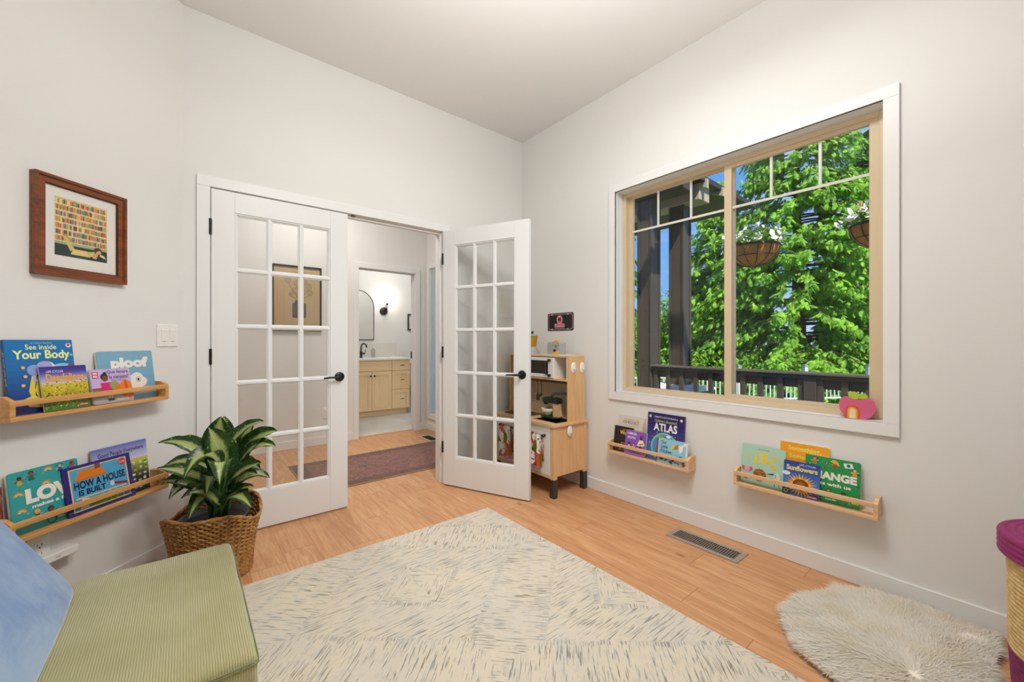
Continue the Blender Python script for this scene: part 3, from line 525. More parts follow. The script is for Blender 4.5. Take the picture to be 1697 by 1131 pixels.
# ================================================================== FRAMED PRINT ON LEFT WALL
r = thing('framed_picture', 'walnut framed print of bookshelves and a reclining reader on left wall', 'picture', LP(.496, 1.428, .0), RL)
W_, H_ = .346, .412
def frame4(mb, w_, h, fw, y0, y1, m, z0=0):
    for P in ([(-w_ / 2, z0), (w_ / 2, z0), (w_ / 2 - fw, z0 + fw), (-w_ / 2 + fw, z0 + fw)], [(w_ / 2, z0), (w_ / 2, z0 + h), (w_ / 2 - fw, z0 + h - fw), (w_ / 2 - fw, z0 + fw)],
              [(w_ / 2, z0 + h), (-w_ / 2, z0 + h), (-w_ / 2 + fw, z0 + h - fw), (w_ / 2 - fw, z0 + h - fw)], [(-w_ / 2, z0 + h), (-w_ / 2, z0), (-w_ / 2 + fw, z0 + fw), (-w_ / 2 + fw, z0 + h - fw)]):
        mb.prism(P, y0, y1, m)
mb = MB(); frame4(mb, W_, H_, .036, -.022, -.001, M_frame); frame4(mb, W_, H_, .012, -.027, -.022, M_frame); mb.build('frame', r, bevel=.003)
mb = MB(); frame4(mb, W_ - .068, H_ - .068, .006, -.017, -.014, pm('#4A2512', .4), .034); mb.build('frame_lip', r)
mb = MB(); mb.box(-.14, .14, -.012, -.010, .034, H_ - .034, pm('#EDE6E2', .7)); mb.build('mat_board', r)
A = Art(.196, .244, -.0121, x0=-.1, z0=.09); A.r_('#DCC48A', 0, 0, 1, 1); R = random.Random(12); cols = ['#C8553A', '#E0A050', '#5E8A6A', '#3D5A5E', '#E8D49A', '#D9805A', '#8AA07A', '#B8423A', '#E8B08A', '#6E7A8A', '#C89A3A', '#4A3A34']
A.L += 1
for row in range(7):
    zb = .26 + row * .106; x = .02
    while x < .97:
        bw = R.uniform(.014, .03); hh = R.uniform(.065, .088); A.r_(R.choice(cols), x, zb, min(x + bw, .985), zb + hh, same=True); x += bw + .002
    A.r_('#EFE0A8', 0, zb - .014, 1, zb - .004, same=True)
A.r_('#9FB08A', 0, .2, 1, .245).r_('#17302E', 0, 0, 1, .2).p('#E8CF7A', [(.28, .05), (.34, .15), (.6, .15), (.66, .05)]).p('#DDBE6C', [(.28, .1), (.2, .24), (.17, .34), (.21, .35), (.27, .26), (.36, .15)]).p('#C98A4A', [(.12, .36), (.22, .34), (.24, .37), (.16, .39)])
A.p('#D8C46C', [(.6, .14), (.75, .17), (.73, .07), (.62, .06)]).e('#4A2A1C', .81, .2, .08, .055).p('#D9A868', [(.72, .1), (.8, .19), (.84, .18), (.78, .04), (.7, .04)]).e('#D9A868', .84, .17, .04, .035).p('#E4C9A0', [(.84, .1), (.98, .06), (.94, .12), (.86, .14)])
A.done(r, 'print')
mb = MB(); mb.box(-.14, .14, -.0155, -.0145, .034, H_ - .034, M_wglass); mb.build('glazing', r)
# switches, outlets
def switch_plate(loc, rz, label, n=2):
    r = thing('light_switch', label, 'switch', loc, rz); w_ = .118 if n == 2 else .072
    mb = MB(); mb.box(-w_ / 2, w_ / 2, -.006, -.0005, 0, .118, M_plast); mb.build('wall_plate', r, bevel=.003)
    for i in range(n):
        cx = (i - (n - 1) / 2) * .046; mb = MB(); mb.prism([(-.006, .026), (-.0075, .026), (-.0105, .09), (-.006, .092)], cx - .0165, cx + .0165, M_plast, 'x'); rk = mb.build('rocker', r, bevel=.001)
        mb = MB(); mb.box(cx - .008, cx + .008, -.0082, -.0077, .027, .029, pm('#77716A')); mb.build('rocker_mark', rk)
    return r
switch_plate(LP(.097, 1.13), RL, 'white double rocker light switch left of the french doors')
def outlet(loc, rz, label):
    r = thing('wall_outlet', label, 'outlet', loc, rz); mb = MB(); mb.box(-.037, .037, -.006, -.0005, 0, .118, M_plast); mb.build('wall_plate', r, bevel=.003)
    mb = MB(); mb.box(-.017, .017, -.008, -.005, .025, .093, M_plast); mb.build('socket_face', r, bevel=.001)
    mb = MB(); k = pm('#15120F')
    for zc in (.042, .076): mb.box(-.0085, -.0065, -.0085, -.0079, zc - .002, zc + .007, k).box(.0055, .0075, -.0085, -.0079, zc - .002, zc + .007, k).cyl((0, -.0085, zc - .008), .0028, .0006, k, 'y', 10)
    mb.build('slots', r); return r
outlet(LP(.642, .262), RL, 'white wall outlet under lower left book ledge')
r = thing('plug_in_device', 'white plug-in box with small slot, plugged in under lower left ledge', 'adapter', LP(.630, .262, .008), RL)
mb = MB(); mb.box(-.055, .085, -.05, -.0002, .008, .040, M_plast); mb.build('housing', r, bevel=.004); mb = MB(); mb.box(.005, .022, -.0506, -.0498, .022, .024, pm('#6E6A64')); mb.build('indicator', r)
outlet((1.238, 4.85, .29), 0, 'white outlet on the grey hall wall, seen through the left door glass')
# licence plate sign
r = thing('metal_sign', 'black metal plate with pink border, oval emblem and lettering above play kitchen', 'sign', (XW, 2.41, 1.249), RR)
mb = MB(); mb.prism([(x, z) for x, z in rrect(.302, .150, .014)], -.004, -.001, pm('#15100F', .3)); mb.build('plate', r)
A = Art(.302, .150, -.0041)
for c, i_ in (('#C98D92', .018), ('#15100F', .028)):
    A.L += 1; P = rrect(.302 - i_, .150 - i_, .012); A.mb.add([A.q(((x) / .302 + .5, (z + i_ / 2) / .150)) for x, z in P], [tuple(range(len(P)))], pm(c, .35))
for cx in (.18, .80):
    for cz in (.08, .91): A.e('#E6DEDC', cx, cz, .035, .028)
A.e('#E39A9E', .48, .62, .115, .25).e('#3A1418', .48, .6, .065, .16).e('#B56A70', .48, .5, .04, .07).e('#E39A9E', .48, .74, .06, .05).p('#3A1418', [(.42, .78), (.44, .66), (.48, .7)]).p('#3A1418', [(.54, .78), (.52, .66), (.48, .7)])
A.r_('#E8A6A8', .29, .19, .67, .39).t('#5A1A22', "OTTO'S", .32, .64, .215, .365, .03).t('#D98A90', 'SAUSAGE KITCHEN', .3, .65, .12, .16, .01); A.done(r, 'emblem', 'lettering')
# hall picture
r = thing('framed_picture', 'thin black framed tan drawing of flowers in grey vase on hall wall', 'picture', (.952, 4.85, 1.27), 0)
mb = MB(); frame4(mb, .48, .70, .016, -.025, -.001, pm('#1C1712', .35)); mb.build('frame', r, bevel=.002)
mb = MB(); mb.box(-.226, .226, -.012, -.004, .014, .686, pm('#C9AE88', .7)); mb.build('paper', r)
A = Art(.452, .672, -.0121, x0=-.226, z0=.014); A.ring('#B89C78', .5, .5, .42, .45, .004).e('#6A655E', .54, .41, .15, .03).r_('#67625C', .39, .2, .69, .41).e('#67625C', .54, .2, .15, .02).r_('#5C5852', .45, .41, .63, .47)
for cx, cy, q in ((.3, .78, .06), (.5, .74, .07), (.64, .78, .07), (.74, .7, .07), (.46, .62, .07), (.6, .64, .06), (.78, .6, .06), (.36, .56, .04)):
    A.ring('#5E564C', cx, cy, q, q * .7, .007).ring('#5E564C', cx, cy, q * .5, q * .35, .006).line('#5E564C', [(cx, cy - q * .6), (.54, .46)], .006)
A.t('#7A6A54', 'CASE STUDY', .38, .7, .9, .92); A.done(r, 'drawing', 'lettering')
mb = MB(); mb.box(-.226, .226, -.0165, -.0155, .014, .686, M_wglass); mb.build('glazing', r)
# picture on the rear wall, seen only as a reflection in the door glass
r = thing('framed_picture', 'peach abstract print in pale frame, reflected in the left door glass', 'picture', (.97, -1.6, 1.38), PI)
mb = MB(); frame4(mb, .62, .78, .02, -.03, -.001, pm('#E0B088', .4)); mb.build('frame', r, bevel=.002)
mb = MB(); mb.box(-.29, .29, -.02, -.01, .02, .76, pm('#E6A888', .6)); mb.build('print', r)
# ================================================================== RUG
def rug_mat():
    g = G('wool_rug'); x, y, z = g.xyz(g.co()); wob = g.noise(g.co(), 9, 2); wx = (wob - .5) * .05
    u = (x - .86 + wx) / .74; v = (y - 1.755 + wx) / .63
    a = u + v; b = u - v                                    # lattice period 2 on both with parity -> cell coords
    def tri(t): return ((t / 2 + .5).fract() - .5) * 2
    la, lb = tri(a), tri(b); ma, mb_ = la.abs(), lb.abs()
    big = g.m('MAXIMUM', ma, mb_)
    def st(dx, dy, s1=150., s2=9., th=.53, off=0.):
        p = x * dx + y * dy; q = y * dx - x * dy
        n = g.noise(g.vec(p * s2 + off, q * s1, 0.), 1., 2.5, .55); mod = g.noise(g.vec(x * 1. + off, y * 1., 0.), 7., 2)
        return g.ss(n + (mod - .5) * .16, th, th + .09)
    sx = st(1., 0., 150., 9., .545); d = .707
    sA = st(d, d, 150., 11., .545, 3.); sB = st(d, -d, 150., 11., .545, 7.)
    inner = big.lt(.30); dia = big.lt(.70); horiz = g.m('GREATER_THAN', ma, mb_)
    # bands: perpendicular strokes; inner nest and outlines: parallel strokes
    edge = (1 - g.ss((big - .73).abs(), .012, .035)); ring2 = 1 - g.ss((big - .29).abs(), .01, .03)
    par = g.mix(horiz, sA, sB); per = g.mix(horiz, sB, sA)
    s = g.mix(dia, per, sx); s = g.mix(inner, s, par); s = g.mix(g.m('MAXIMUM', edge, ring2) * .9, s, g.mix(horiz, st(d, -d, 170., 4., .50, 1.), st(d, d, 170., 4., .50, 5.)))
    sv = g.nd('ShaderNodeSeparateColor', [s]); fib = g.noise(g.co(), 420, 2, .7); big_ = g.noise(g.co(), 3.2, 3)
    dark = g.mix(g.ss(g.noise(g.co(), 14, 2), .4, .62), '#565C5A', '#8E989C')
    base = g.mix(g.ss(big_, .4, .65), '#DDD0BA', '#D6CDBD'); base = g.mix(fib * .35, base, '#EDE4D2')
    soft = g.ss(g.noise(g.co(), 30, 3), .5, .7) * .22
    return g.out(g.mix(soft, g.mix(sv * .72, base, dark), '#B2B6B4'), .95, spec=.1, normal=g.bump(fib + sv * -.5, .6, .004), sheen=.2)
mb = MB(); n = 60
mb.box(-.60, 1.632, -1.3, 2.27, .001, .010, rug_mat()); o = mb.build('area_rug', bevel=.003)
tag(o, 'cream wool area rug with blue-grey broken strokes forming diamonds on wood floor', 'rug')
g = G('runner'); x, y, z = g.xyz(g.co()); n1 = g.noise(g.co(), 9, 5, .65, 1.5); n2 = g.noise(g.co(), 45, 3, .7); e = g.m('MAXIMUM', (y - 3.74).abs(), ((x - 1.6).abs() - .42)); bd = g.ss(e, .31, .33)
col = g.mix(g.ss(n1, .38, .64), '#946352', '#7A5C5A'); col = g.mix(g.ss(n2, .5, .66) * .75, col, '#40303A'); col = g.mix(g.ss(g.noise(g.co(), 22, 4, .7), .55, .7) * .5, col, '#A88A74'); col = g.mix(bd * .5, col, '#523C3A'); col = g.mix(g.ss(e, .425, .43), col, '#A08460')
mr = g.out(col, .95, spec=.1, normal=g.bump(n2, .4, .003), sheen=.2)
mb = MB(); mb.box(.745, 2.42, 3.302, 4.178, .001, .008, mr); tag(mb.build('hall_runner', bevel=.002), 'faded maroon patterned runner rug on the hall floor beyond the doors', 'rug')
# floor vents
def vent(name, x0, x1, y0, y1, label, mf, ms):
    root = thing(name, label, 'vent', ((x0 + x1) / 2, (y0 + y1) / 2, 0)); a, b = (x1 - x0) / 2, (y1 - y0) / 2; q = .026
    mb = MB(); h = .006
    for P in (((-a, -b), (a, -b), (a - q, -b + q), (-a + q, -b + q)), ((a, -b), (a, b), (a - q, b - q), (a - q, -b + q)), ((a, b), (-a, b), (-a + q, b - q), (a - q, b - q)), ((-a, b), (-a, -b), (-a + q, -b + q), (-a + q, b - q))): mb.prism(P, .0005, h, mf, 'z')
    mb.build('vent_frame', root, bevel=.0015); mb = MB(); mb.box(-a + q, a - q, -b + q, b - q, .0003, .001, pm('#0D0B0A', .8)); mb.build('duct_opening', root)
    mb = MB(); nb = int((2 * b - 2 * q) / .0125)
    for i in range(nb):
        yy = -b + q + (i + .5) * (2 * b - 2 * q) / nb; mb.box(-a + q, a - q, yy - .0022, yy + .0022, .0012, .0042, ms)
    for i in range(1, 5): xx = -a + q + i * (2 * a - 2 * q) / 5; mb.box(xx - .0012, xx + .0012, -b + q, b - q, .0012, .0046, ms)
    mb.build('louvers', root)
vent('floor_vent', 2.232, 2.378, .890, 1.291, 'brushed nickel floor register below window, close to the right baseboard', pm('#B9AEA2', .35, .6), pm('#9A9086', .4, .5))
vent('floor_vent', 2.20, 2.35, 4.19, 4.50, 'tan floor register with dark slots beside the runner in the hall', pm('#C9B48C', .5), pm('#3A342C', .5))
# ================================================================== PLAY COUCH + WEDGE
def cord_mat(name, c1, c2, pitch=.0062):
    g = G(name); x, y, z = g.xyz(g.co()); r_ = (x * (2 * PI / pitch)).sin(); n = g.noise(g.co(), 3.5, 3); f = g.noise(g.co(), 300, 2)
    col = g.mix(g.ss(n, .35, .65), c1, c2); col = g.mix(g.ss(r_, -.9, -.2), '#969262', col)
    return g.out(col, .9, spec=.15, normal=g.bump(r_ * .5 + f * .1, .8, .002), sheen=.5)
M_cord = cord_mat('sage_corduroy', '#B0A874', '#C0B88A')
r = thing('play_couch_base', 'square sage green corduroy floor cushion, flat, in the lower left foreground', 'cushion', (-.26, 1.765, 0))
a, b = .42, .415
def soft_box(x0, x1, y0, y1, z0, z1, m, puff=.012, bev=.03, nx=14):
    mb = MB(); n = nx; P = []; F = []
    idx = {}
    def vtx(i, j, k):
        if (i, j, k) not in idx:
            u, v_, w_ = i / n * 2 - 1, j / n * 2 - 1, k / 4 * 2 - 1
            x = (x0 + x1) / 2 + u * (x1 - x0) / 2; y = (y0 + y1) / 2 + v_ * (y1 - y0) / 2; z = (z0 + z1) / 2 + w_ * (z1 - z0) / 2
            q = (1 - u ** 4) * (1 - v_ ** 4); z += w_ ** 3 * puff * q if k else 0
            s_ = 1 - w_ ** 4; x += (u ** 5) * puff * .6 * s_; y += (v_ ** 5) * puff * .6 * s_
            x += .002 * math.sin(v_ * 9 + w_ * 3) * abs(u) ** 6; y += .002 * math.sin(u * 8 + 1) * abs(v_) ** 6
            idx[(i, j, k)] = len(P); P.append((x, y, z))
        return idx[(i, j, k)]
    for i in range(n):
        for j in range(n): F.append((vtx(i, j, 4), vtx(i + 1, j, 4), vtx(i + 1, j + 1, 4), vtx(i, j + 1, 4))); F.append((vtx(i, j, 0), vtx(i, j + 1, 0), vtx(i + 1, j + 1, 0), vtx(i + 1, j, 0)))
        for k in range(4):
            F.append((vtx(i, 0, k), vtx(i + 1, 0, k), vtx(i + 1, 0, k + 1), vtx(i, 0, k + 1))); F.append((vtx(i, n, k), vtx(i, n, k + 1), vtx(i + 1, n, k + 1), vtx(i + 1, n, k)))
            F.append((vtx(0, i, k), vtx(0, i, k + 1), vtx(0, i + 1, k + 1), vtx(0, i + 1, k))); F.append((vtx(n, i, k), vtx(n, i + 1, k), vtx(n, i + 1, k + 1), vtx(n, i, k + 1)))
    mb.add(P, F, m, True); return mb
for nm, za, zb in (('lower_cushion', .011, .140), ('upper_cushion', .141, .272)):
    mb = soft_box(-a, a, -b, b, za, zb, M_cord); o = mb.build(nm, r, bevel=.018, seg=4)
    mb = MB(); zz = zb - .022; q = .0075
    for zz in (zb - .018, zb - .026):
        loop = [(-a - q + .016, -b - q, zz), (a + q - .016, -b - q, zz), (a + q - .002, -b - q + .004, zz), (a + q, -b + .014, zz), (a + q, b - .014, zz), (a + q - .004, b + q - .002, zz), (a - .016, b + q, zz)]
        mb.tube(loop, .0016, pm('#8A8E62', .8), 6)
    mb.build('seam_piping', o)
g = G('blue_velvet'); n1 = g.noise(g.co(), 5, 5, .65, .6); n2 = g.noise(g.co(), 1.6, 2); col = g.mix(g.ss(n1 * .6 + n2 * .4, .38, .62), '#5A84BE', '#90AED0')
M_velv = g.out(col, .85, spec=.15, sheen=.7, normal=g.bump(g.noise(g.co(), 60, 3), .15, .002))
P = [(-.315, .282), (-.60, .282), (-.60, .86), (-.565, .86)]; mb = MB(); n = 12
pts = [(-.283, .290), (-.310, .345), (-.360, .43), (-.422, .535), (-.495, .66), (-.545, .77), (-.575, .84), (-.60, .86), (-.615, .84), (-.612, .60), (-.612, .35), (-.605, .285), (-.45, .281), (-.300, .281)]
V_ = []; F_ = []; ys = [2.035, 2.04, 1.99, 1.8, 1.55, 1.42, 1.40]; sc = [.93, .985, 1.0, 1.02, 1.0, .985, .93]
cx, cz = -.48, .5
for yy, k in zip(ys, sc):
    for x_, z_ in pts: V_.append((cx + (x_ - cx) * k, yy, max(.281, cz + (z_ - cz) * k)))
m_ = len(pts)
for i in range(len(ys) - 1):
    for j in range(m_): F_.append((i * m_ + j, i * m_ + (j + 1) % m_, (i + 1) * m_ + (j + 1) % m_, (i + 1) * m_ + j))
F_ += [tuple(range(m_)), tuple(range(len(V_) - 1, len(V_) - m_ - 1, -1))]
mb.add(V_, F_, M_velv, True); o = mb.build('wedge_cushion', subsurf=2); tag(o, 'mottled light blue velvet wedge cushion standing on the green cushion, cut by left edge', 'cushion')
# ================================================================== PLANT IN WICKER BASKET
PC = Vector((.118, 2.50, 0))
def rim(a): return .318 + .030 * math.cos(2 * (a - 1.05)) + .014 * math.sin(4 * a + .4)
g = G('water_hyacinth'); n = g.noise(g.co(), 35, 4, .7); M_wick = g.out(g.mix(g.ss(n, .3, .7), '#8E5A28', '#C99552'), .6, normal=g.bump(g.noise(g.co(), 160, 3), .4, .002))
bk = thing('wicker_basket', 'round honey brown woven basket with wavy rim holding the plant, by left door', 'basket', PC)
mb = MB(); rows, per = 15, 40; R = random.Random(3)
def brad(t): return .158 + .040 * t - .008 * math.sin(PI * t)
for j in range(rows):
    t = (j + .5) / rows
    for sgn in (-1, 1):
        for i in range(per):
            a_ = 2 * PI * (i + (.5 if sgn > 0 else 0)) / per; z = rim(a_) * t * .985 + .004 + sgn * .0055; rr = brad(t) + .001
            c = Vector((rr * math.cos(a_), rr * math.sin(a_), z)); tg = Vector((-math.sin(a_), math.cos(a_), .42 * sgn)).normalized(); nr = Vector((math.cos(a_), math.sin(a_), 0)); bn = tg.cross(nr)
            L_ = .019; w_ = .0068 * R.uniform(.85, 1.1); Q = [c - tg * L_]
            for s_, k in ((-.45, 1.), (.45, 1.)):
                for q in range(5): an = 2 * PI * q / 5; Q.append(c + tg * L_ * s_ + (nr * math.cos(an) * .9 + bn * math.sin(an)) * w_)
            Q.append(c + tg * L_)
            mb.add(Q, [(0, 1 + (q + 1) % 5, 1 + q) for q in range(5)] + [(1 + q, 1 + (q + 1) % 5, 6 + (q + 1) % 5, 6 + q) for q in range(5)] + [(6 + q, 6 + (q + 1) % 5, 11) for q in range(5)], M_wick, True)
mb.build('woven_wall', bk)
mb = MB(); seg = 64
for k, (da, ph) in enumerate(((.0, 0), (.0, PI))):
    mb.tube([((brad(1) + .004 * math.cos(i * 1.1 + ph)) * math.cos(2 * PI * i / seg), (brad(1) + .004 * math.cos(i * 1.1 + ph)) * math.sin(2 * PI * i / seg), rim(2 * PI * i / seg) + .004 * math.sin(i * 1.1 + ph)) for i in range(seg + 1)], .0055, M_wick, 7)
mb.build('rim', bk)
mb = MB(); ins = pm('#6E4620', .8); V_ = []; 
for i in range(48):
    a_ = 2 * PI * i / 48
    for t in (0, 1): V_.append(((brad(t) - .006) * math.cos(a_), (brad(t) - .006) * math.sin(a_), .004 + rim(a_) * .97 * t))
mb.add(V_, [(2 * i, 2 * ((i + 1) % 48), 2 * ((i + 1) % 48) + 1, 2 * i + 1) for i in range(48)] + [tuple(range(0, 96, 2))], ins, True); mb.build('lining', bk)
pl = thing('potted_plant', 'leafy dumb cane with cream speckled dark green leaves beside left door', 'plant', PC)
mb = MB(); mb.lathe([(.105, .012), (.14, .272), (.148, .272), (.148, .29), (.138, .29), (.134, .262), (.001, .262)], pm('#3A3C3E', .45), 40); mb.build('pot', pl)
mb = MB(); mb.lathe([(.001, .268), (.134, .266)], pm('#2A1D14', .95), 24, cap=False); mb.build('soil', pl)
def leaf_mat():
    g = G('dumb_cane_leaf'); u, v, _ = g.xyz(g.co('UV')); n = g.noise(g.co(), 34, 4, .7); au = (u - .5).abs() * 2
    side = g.noise(g.vec(au * 3, v * 26 - au * 9, 0.), 1.3, 3, .6)
    band = 1 - g.ss(au + (side - .5) * .55 + (v - .45).abs() * .35, .26, .56)
    sp = g.nd('ShaderNodeTexVoronoi', {'Vector': g.co(), 'Scale': 62.}, 0); spk = (1 - g.ss(sp, .16, .26)) * g.ss(n, .42, .6)
    col = g.mix(g.ss(n, .35, .7), '#1A3515', '#315622'); col = g.mix(g.m('MAXIMUM', band * .85, spk * .85), col, '#B2BF72'); col = g.mix((1 - g.ss(au, .015, .05)) * .7, col, '#C7CD93')
    return g.out(col, .32, spec=.5, trans=.14, normal=g.bump((v * 70 - au * 14).sin() * (1 - au), .12, .002))
M_leaf = leaf_mat(); M_stem = pm('#4C7A34', .5)
LV = [
((-0.005, -0.053, 0.561), (-0.213, 0.09, 0.667), 0.055, 0.05),
((0.004, 0.004, 0.546), (-0.148, 0.18, 0.665), 0.05, 0.04),
((0.01, -0.0, 0.598), (0.025, -0.038, 0.787), 0.085, 0.01),
((0.05, 0.045, 0.604), (0.045, 0.074, 0.77), 0.06, 0.01),
((0.035, -0.175, 0.512), (-0.03, -0.2, 0.767), 0.095, 0.03),
((0.035, -0.085, 0.605), (0.181, -0.256, 0.777), 0.06, 0.04),
((0.113, -0.033, 0.61), (0.159, -0.07, 0.747), 0.055, 0.01),
((0.093, -0.119, 0.558), (0.237, -0.25, 0.721), 0.085, 0.04),
((0.089, -0.155, 0.567), (0.219, -0.325, 0.663), 0.06, 0.045),
((0.023, -0.191, 0.567), (-0.117, -0.258, 0.569), 0.06, 0.1),
((0.006, -0.087, 0.509), (-0.197, 0.013, 0.56), 0.055, 0.06),
((0.004, -0.124, 0.477), (-0.213, -0.051, 0.579), 0.06, 0.02),
((0.006, -0.087, 0.408), (-0.202, -0.034, 0.513), 0.055, 0.03),
((0.035, -0.175, 0.47), (0.158, -0.353, 0.605), 0.07, 0.02),
((0.053, -0.087, 0.411), (0.159, -0.212, 0.516), 0.06, 0.04),
((0.026, -0.142, 0.37), (0.132, -0.319, 0.493), 0.045, 0.03),
((0.024, -0.167, 0.399), (0.117, -0.371, 0.416), 0.06, 0.05),
((0.019, -0.162, 0.378), (-0.102, -0.193, 0.476), 0.05, 0.04),
((0.019, -0.059, 0.382), (-0.126, -0.019, 0.411), 0.045, 0.05),
((0.039, -0.114, 0.48), (0.087, -0.179, 0.652), 0.06, 0.01),
((0.016, -0.211, 0.539), (0.002, -0.355, 0.541), 0.07, 0.09),
((0.006, 0.042, 0.521), (-0.031, 0.11, 0.612), 0.06, 0.01),
((0.064, -0.096, 0.382), (0.123, -0.183, 0.423), 0.05, 0.03),
((0.009, -0.025, 0.33), (-0.055, 0.001, 0.441), 0.06, 0.05),
]
LV += [((.0, -.02, .36), (-.10, -.20, .37), .06, .07), ((.02, -.02, .36), (.11, -.20, .39), .06, .07), ((.04, 0, .38), (.24, -.02, .43), .06, .07), ((-.02, 0, .40), (-.20, .02, .48), .06, .06), ((0, -.03, .44), (-.04, -.22, .46), .06, .08), ((.03, -.03, .46), (.18, -.15, .52), .07, .06), ((-.03, .02, .42), (-.17, -.10, .44), .055, .07), ((.02, .03, .5), (.12, .16, .62), .06, .04), ((-.02, .03, .5), (-.10, .12, .66), .06, .03)]
R = random.Random(4); ml = MB(); mst = MB()
for (b_, t_, w_, arch) in LV:
    b_ = Vector(b_) ; t_ = Vector(t_); mid = (b_ + t_) / 2 + Vector((0, 0, arch * 1.7)); ax = t_ - b_; L_ = ax.length; N = 12; hw = w_ * .80
    tocam = (Vector((-.118, -2.5, 1.16)) - mid).normalized(); V_ = []; UV = []
    for i in range(N + 1):
        t = i / N; c = b_ * (1 - t) ** 2 + mid * 2 * t * (1 - t) + t_ * t * t; tg = ((mid - b_) * (1 - t) + (t_ - mid) * t).normalized()
        up = (Vector((0, 0, 1)) * .75 + tocam * .65); sd = tg.cross(up).normalized(); nn = sd.cross(tg).normalized(); tw = R.uniform(-.04, .04)
        wd = hw * (math.sin(PI * min(1, t ** .72 * 1.0)) ** .8 if 0 < t < 1 else 0) + .0006
        for k, f in enumerate((-1, -.55, 0, .55, 1)):
            V_.append(c + sd * wd * f * (1 - .1 * abs(f)) + nn * (abs(f) ** 1.5 * wd * .42 + .004 * math.sin(i * 1.9 + k) * abs(f))); UV.append(((f + 1) / 2, t))
    ml.add(V_, [(i * 5 + k, i * 5 + k + 1, (i + 1) * 5 + k + 1, (i + 1) * 5 + k) for i in range(N) for k in range(4)], M_leaf, True, UV)
    s0 = Vector((b_.x * .3 + R.uniform(-.02, .02), b_.y * .3 + R.uniform(-.02, .02), .262)); mst.tube([s0, (s0 * .5 + b_ * .5) + Vector((0, 0, .03)), b_, b_ * .75 + mid * .25], [.008, .007, .005, .002], M_stem, 7)
ml.build('foliage', pl, uv=True, subsurf=1); mst.build('stems', pl)
# ================================================================== SHEEPSKIN (numpy strands)
def bulk(name, P, F, m, parent=None, smooth=False, uv=None):
    """fast mesh: P (n,3), F (k,3|4)"""
    me = bpy.data.meshes.new(name); k = F.shape[1]; me.vertices.add(len(P)); me.vertices.foreach_set('co', P.astype(np.float32).ravel())
    me.loops.add(F.size); me.loops.foreach_set('vertex_index', F.astype(np.int32).ravel()); me.polygons.add(len(F)); me.polygons.foreach_set('loop_start', np.arange(0, F.size, k, dtype=np.int32)); me.polygons.foreach_set('loop_total', np.full(len(F), k, dtype=np.int32))
    if smooth: me.polygons.foreach_set('use_smooth', np.ones(len(F), dtype=bool))
    me.materials.append(m); me.update(); me.validate(); o = bpy.data.objects.new(name, me); COL.objects.link(o)
    if parent: o.parent = parent
    return o
SK = np.array([(1.71, .30), (1.745, .42), (1.80, .50), (1.88, .555), (1.99, .585), (2.10, .575), (2.21, .545), (2.32, .485), (2.40, .40), (2.44, .28), (2.445, .12), (2.43, .03), (2.25, .035), (2.10, .045), (1.93, .035), (1.82, .08), (1.745, .17)])
def inside(px, py, poly):
    c = np.zeros(len(px), bool); n = len(poly); j = n - 1
    for i in range(n):
        xi, yi = poly[i]; xj, yj = poly[j]; cond = ((yi > py) != (yj > py)) & (px < (xj - xi) * (py - yi) / (yj - yi + 1e-12) + xi); c ^= cond; j = i
    return c
g = G('sheepskin_fur'); n = g.noise(g.co(), 7, 3); ge_ = g.nt.nodes.new('ShaderNodeNewGeometry'); vm = g.nt.nodes.new('ShaderNodeVectorMath'); vm.operation = 'MULTIPLY_ADD'; g.nt.links.new(ge_.outputs['Normal'], vm.inputs[0]); vm.inputs[1].default_value = (.35, .35, .35); vm.inputs[2].default_value = (-.15, -.15, 1.)
vn = g.nt.nodes.new('ShaderNodeVectorMath'); vn.operation = 'NORMALIZE'; g.nt.links.new(vm.outputs[0], vn.inputs[0])
M_fur = g.out(g.mix(g.ss(n, .4, .66), (.97, .93, .85), (.95, .89, .77)), .9, spec=.1, normal=V(g, vn.outputs[0]), trans=.5)
rg = np.random.default_rng(2); N = 80000; px, py = rg.uniform(1.66, 2.46, N * 2), rg.uniform(0, .62, N * 2); k = inside(px, py, SK); px, py = px[k][:N], py[k][:N]; N = len(px)
cx, cy = 2.08, .30
def fld(x, y, s_, ph): return np.sin(x * s_ + ph) * np.cos(y * s_ * 1.3 - ph * 2) + .5 * np.sin(x * s_ * 2.3 + y * s_ * 1.9 + ph)
dx = (px - cx); dy = (py - cy); e = np.clip(np.sqrt((dx / .37) ** 2 + (dy / .29) ** 2), 0, 1.1)
ang = np.arctan2(dy + .10, dx + .16) + .35 * fld(px, py, 17, 1.) + rg.normal(0, .3, N); lean = np.clip(1.08 + .2 * e ** 2 + .08 * fld(px, py, 26, 4.) + rg.normal(0, .13, N), .7, 1.5)
ln = (.050 + .012 * fld(px, py, 20, 2.)) * rg.uniform(.75, 1.15, N)
d = np.stack([np.cos(ang) * np.sin(lean), np.sin(ang) * np.sin(lean), np.maximum(np.cos(lean), .08)], 1)
b0 = np.stack([px, py, .010 + .022 * np.clip(1.15 - e, 0, 1) ** .5], 1); sd = np.stack([-np.sin(ang), np.cos(ang), np.zeros(N)], 1) * .0014
m1 = b0 + d * (ln * .5)[:, None]; dr = d.copy(); dr[:, 2] -= .55; dr /= np.linalg.norm(dr, axis=1)[:, None]; tp = m1 + dr * (ln * .55)[:, None]; tp[:, 2] = np.maximum(tp[:, 2], .006)
P = np.stack([b0 - sd, b0 + sd, m1 + sd * .9, m1 - sd * .9, tp], 1).reshape(-1, 3); I = np.arange(N)[:, None] * 5
F = np.concatenate([I + np.array([[0, 1, 2]]), I + np.array([[0, 2, 3]]), I + np.array([[3, 2, 4]])])
P[:, 0] = np.minimum(P[:, 0], 2.478)
sk = thing('sheepskin_rug', 'fluffy cream sheepskin rug on wood floor in lower right corner', 'rug', (0, 0, 0))
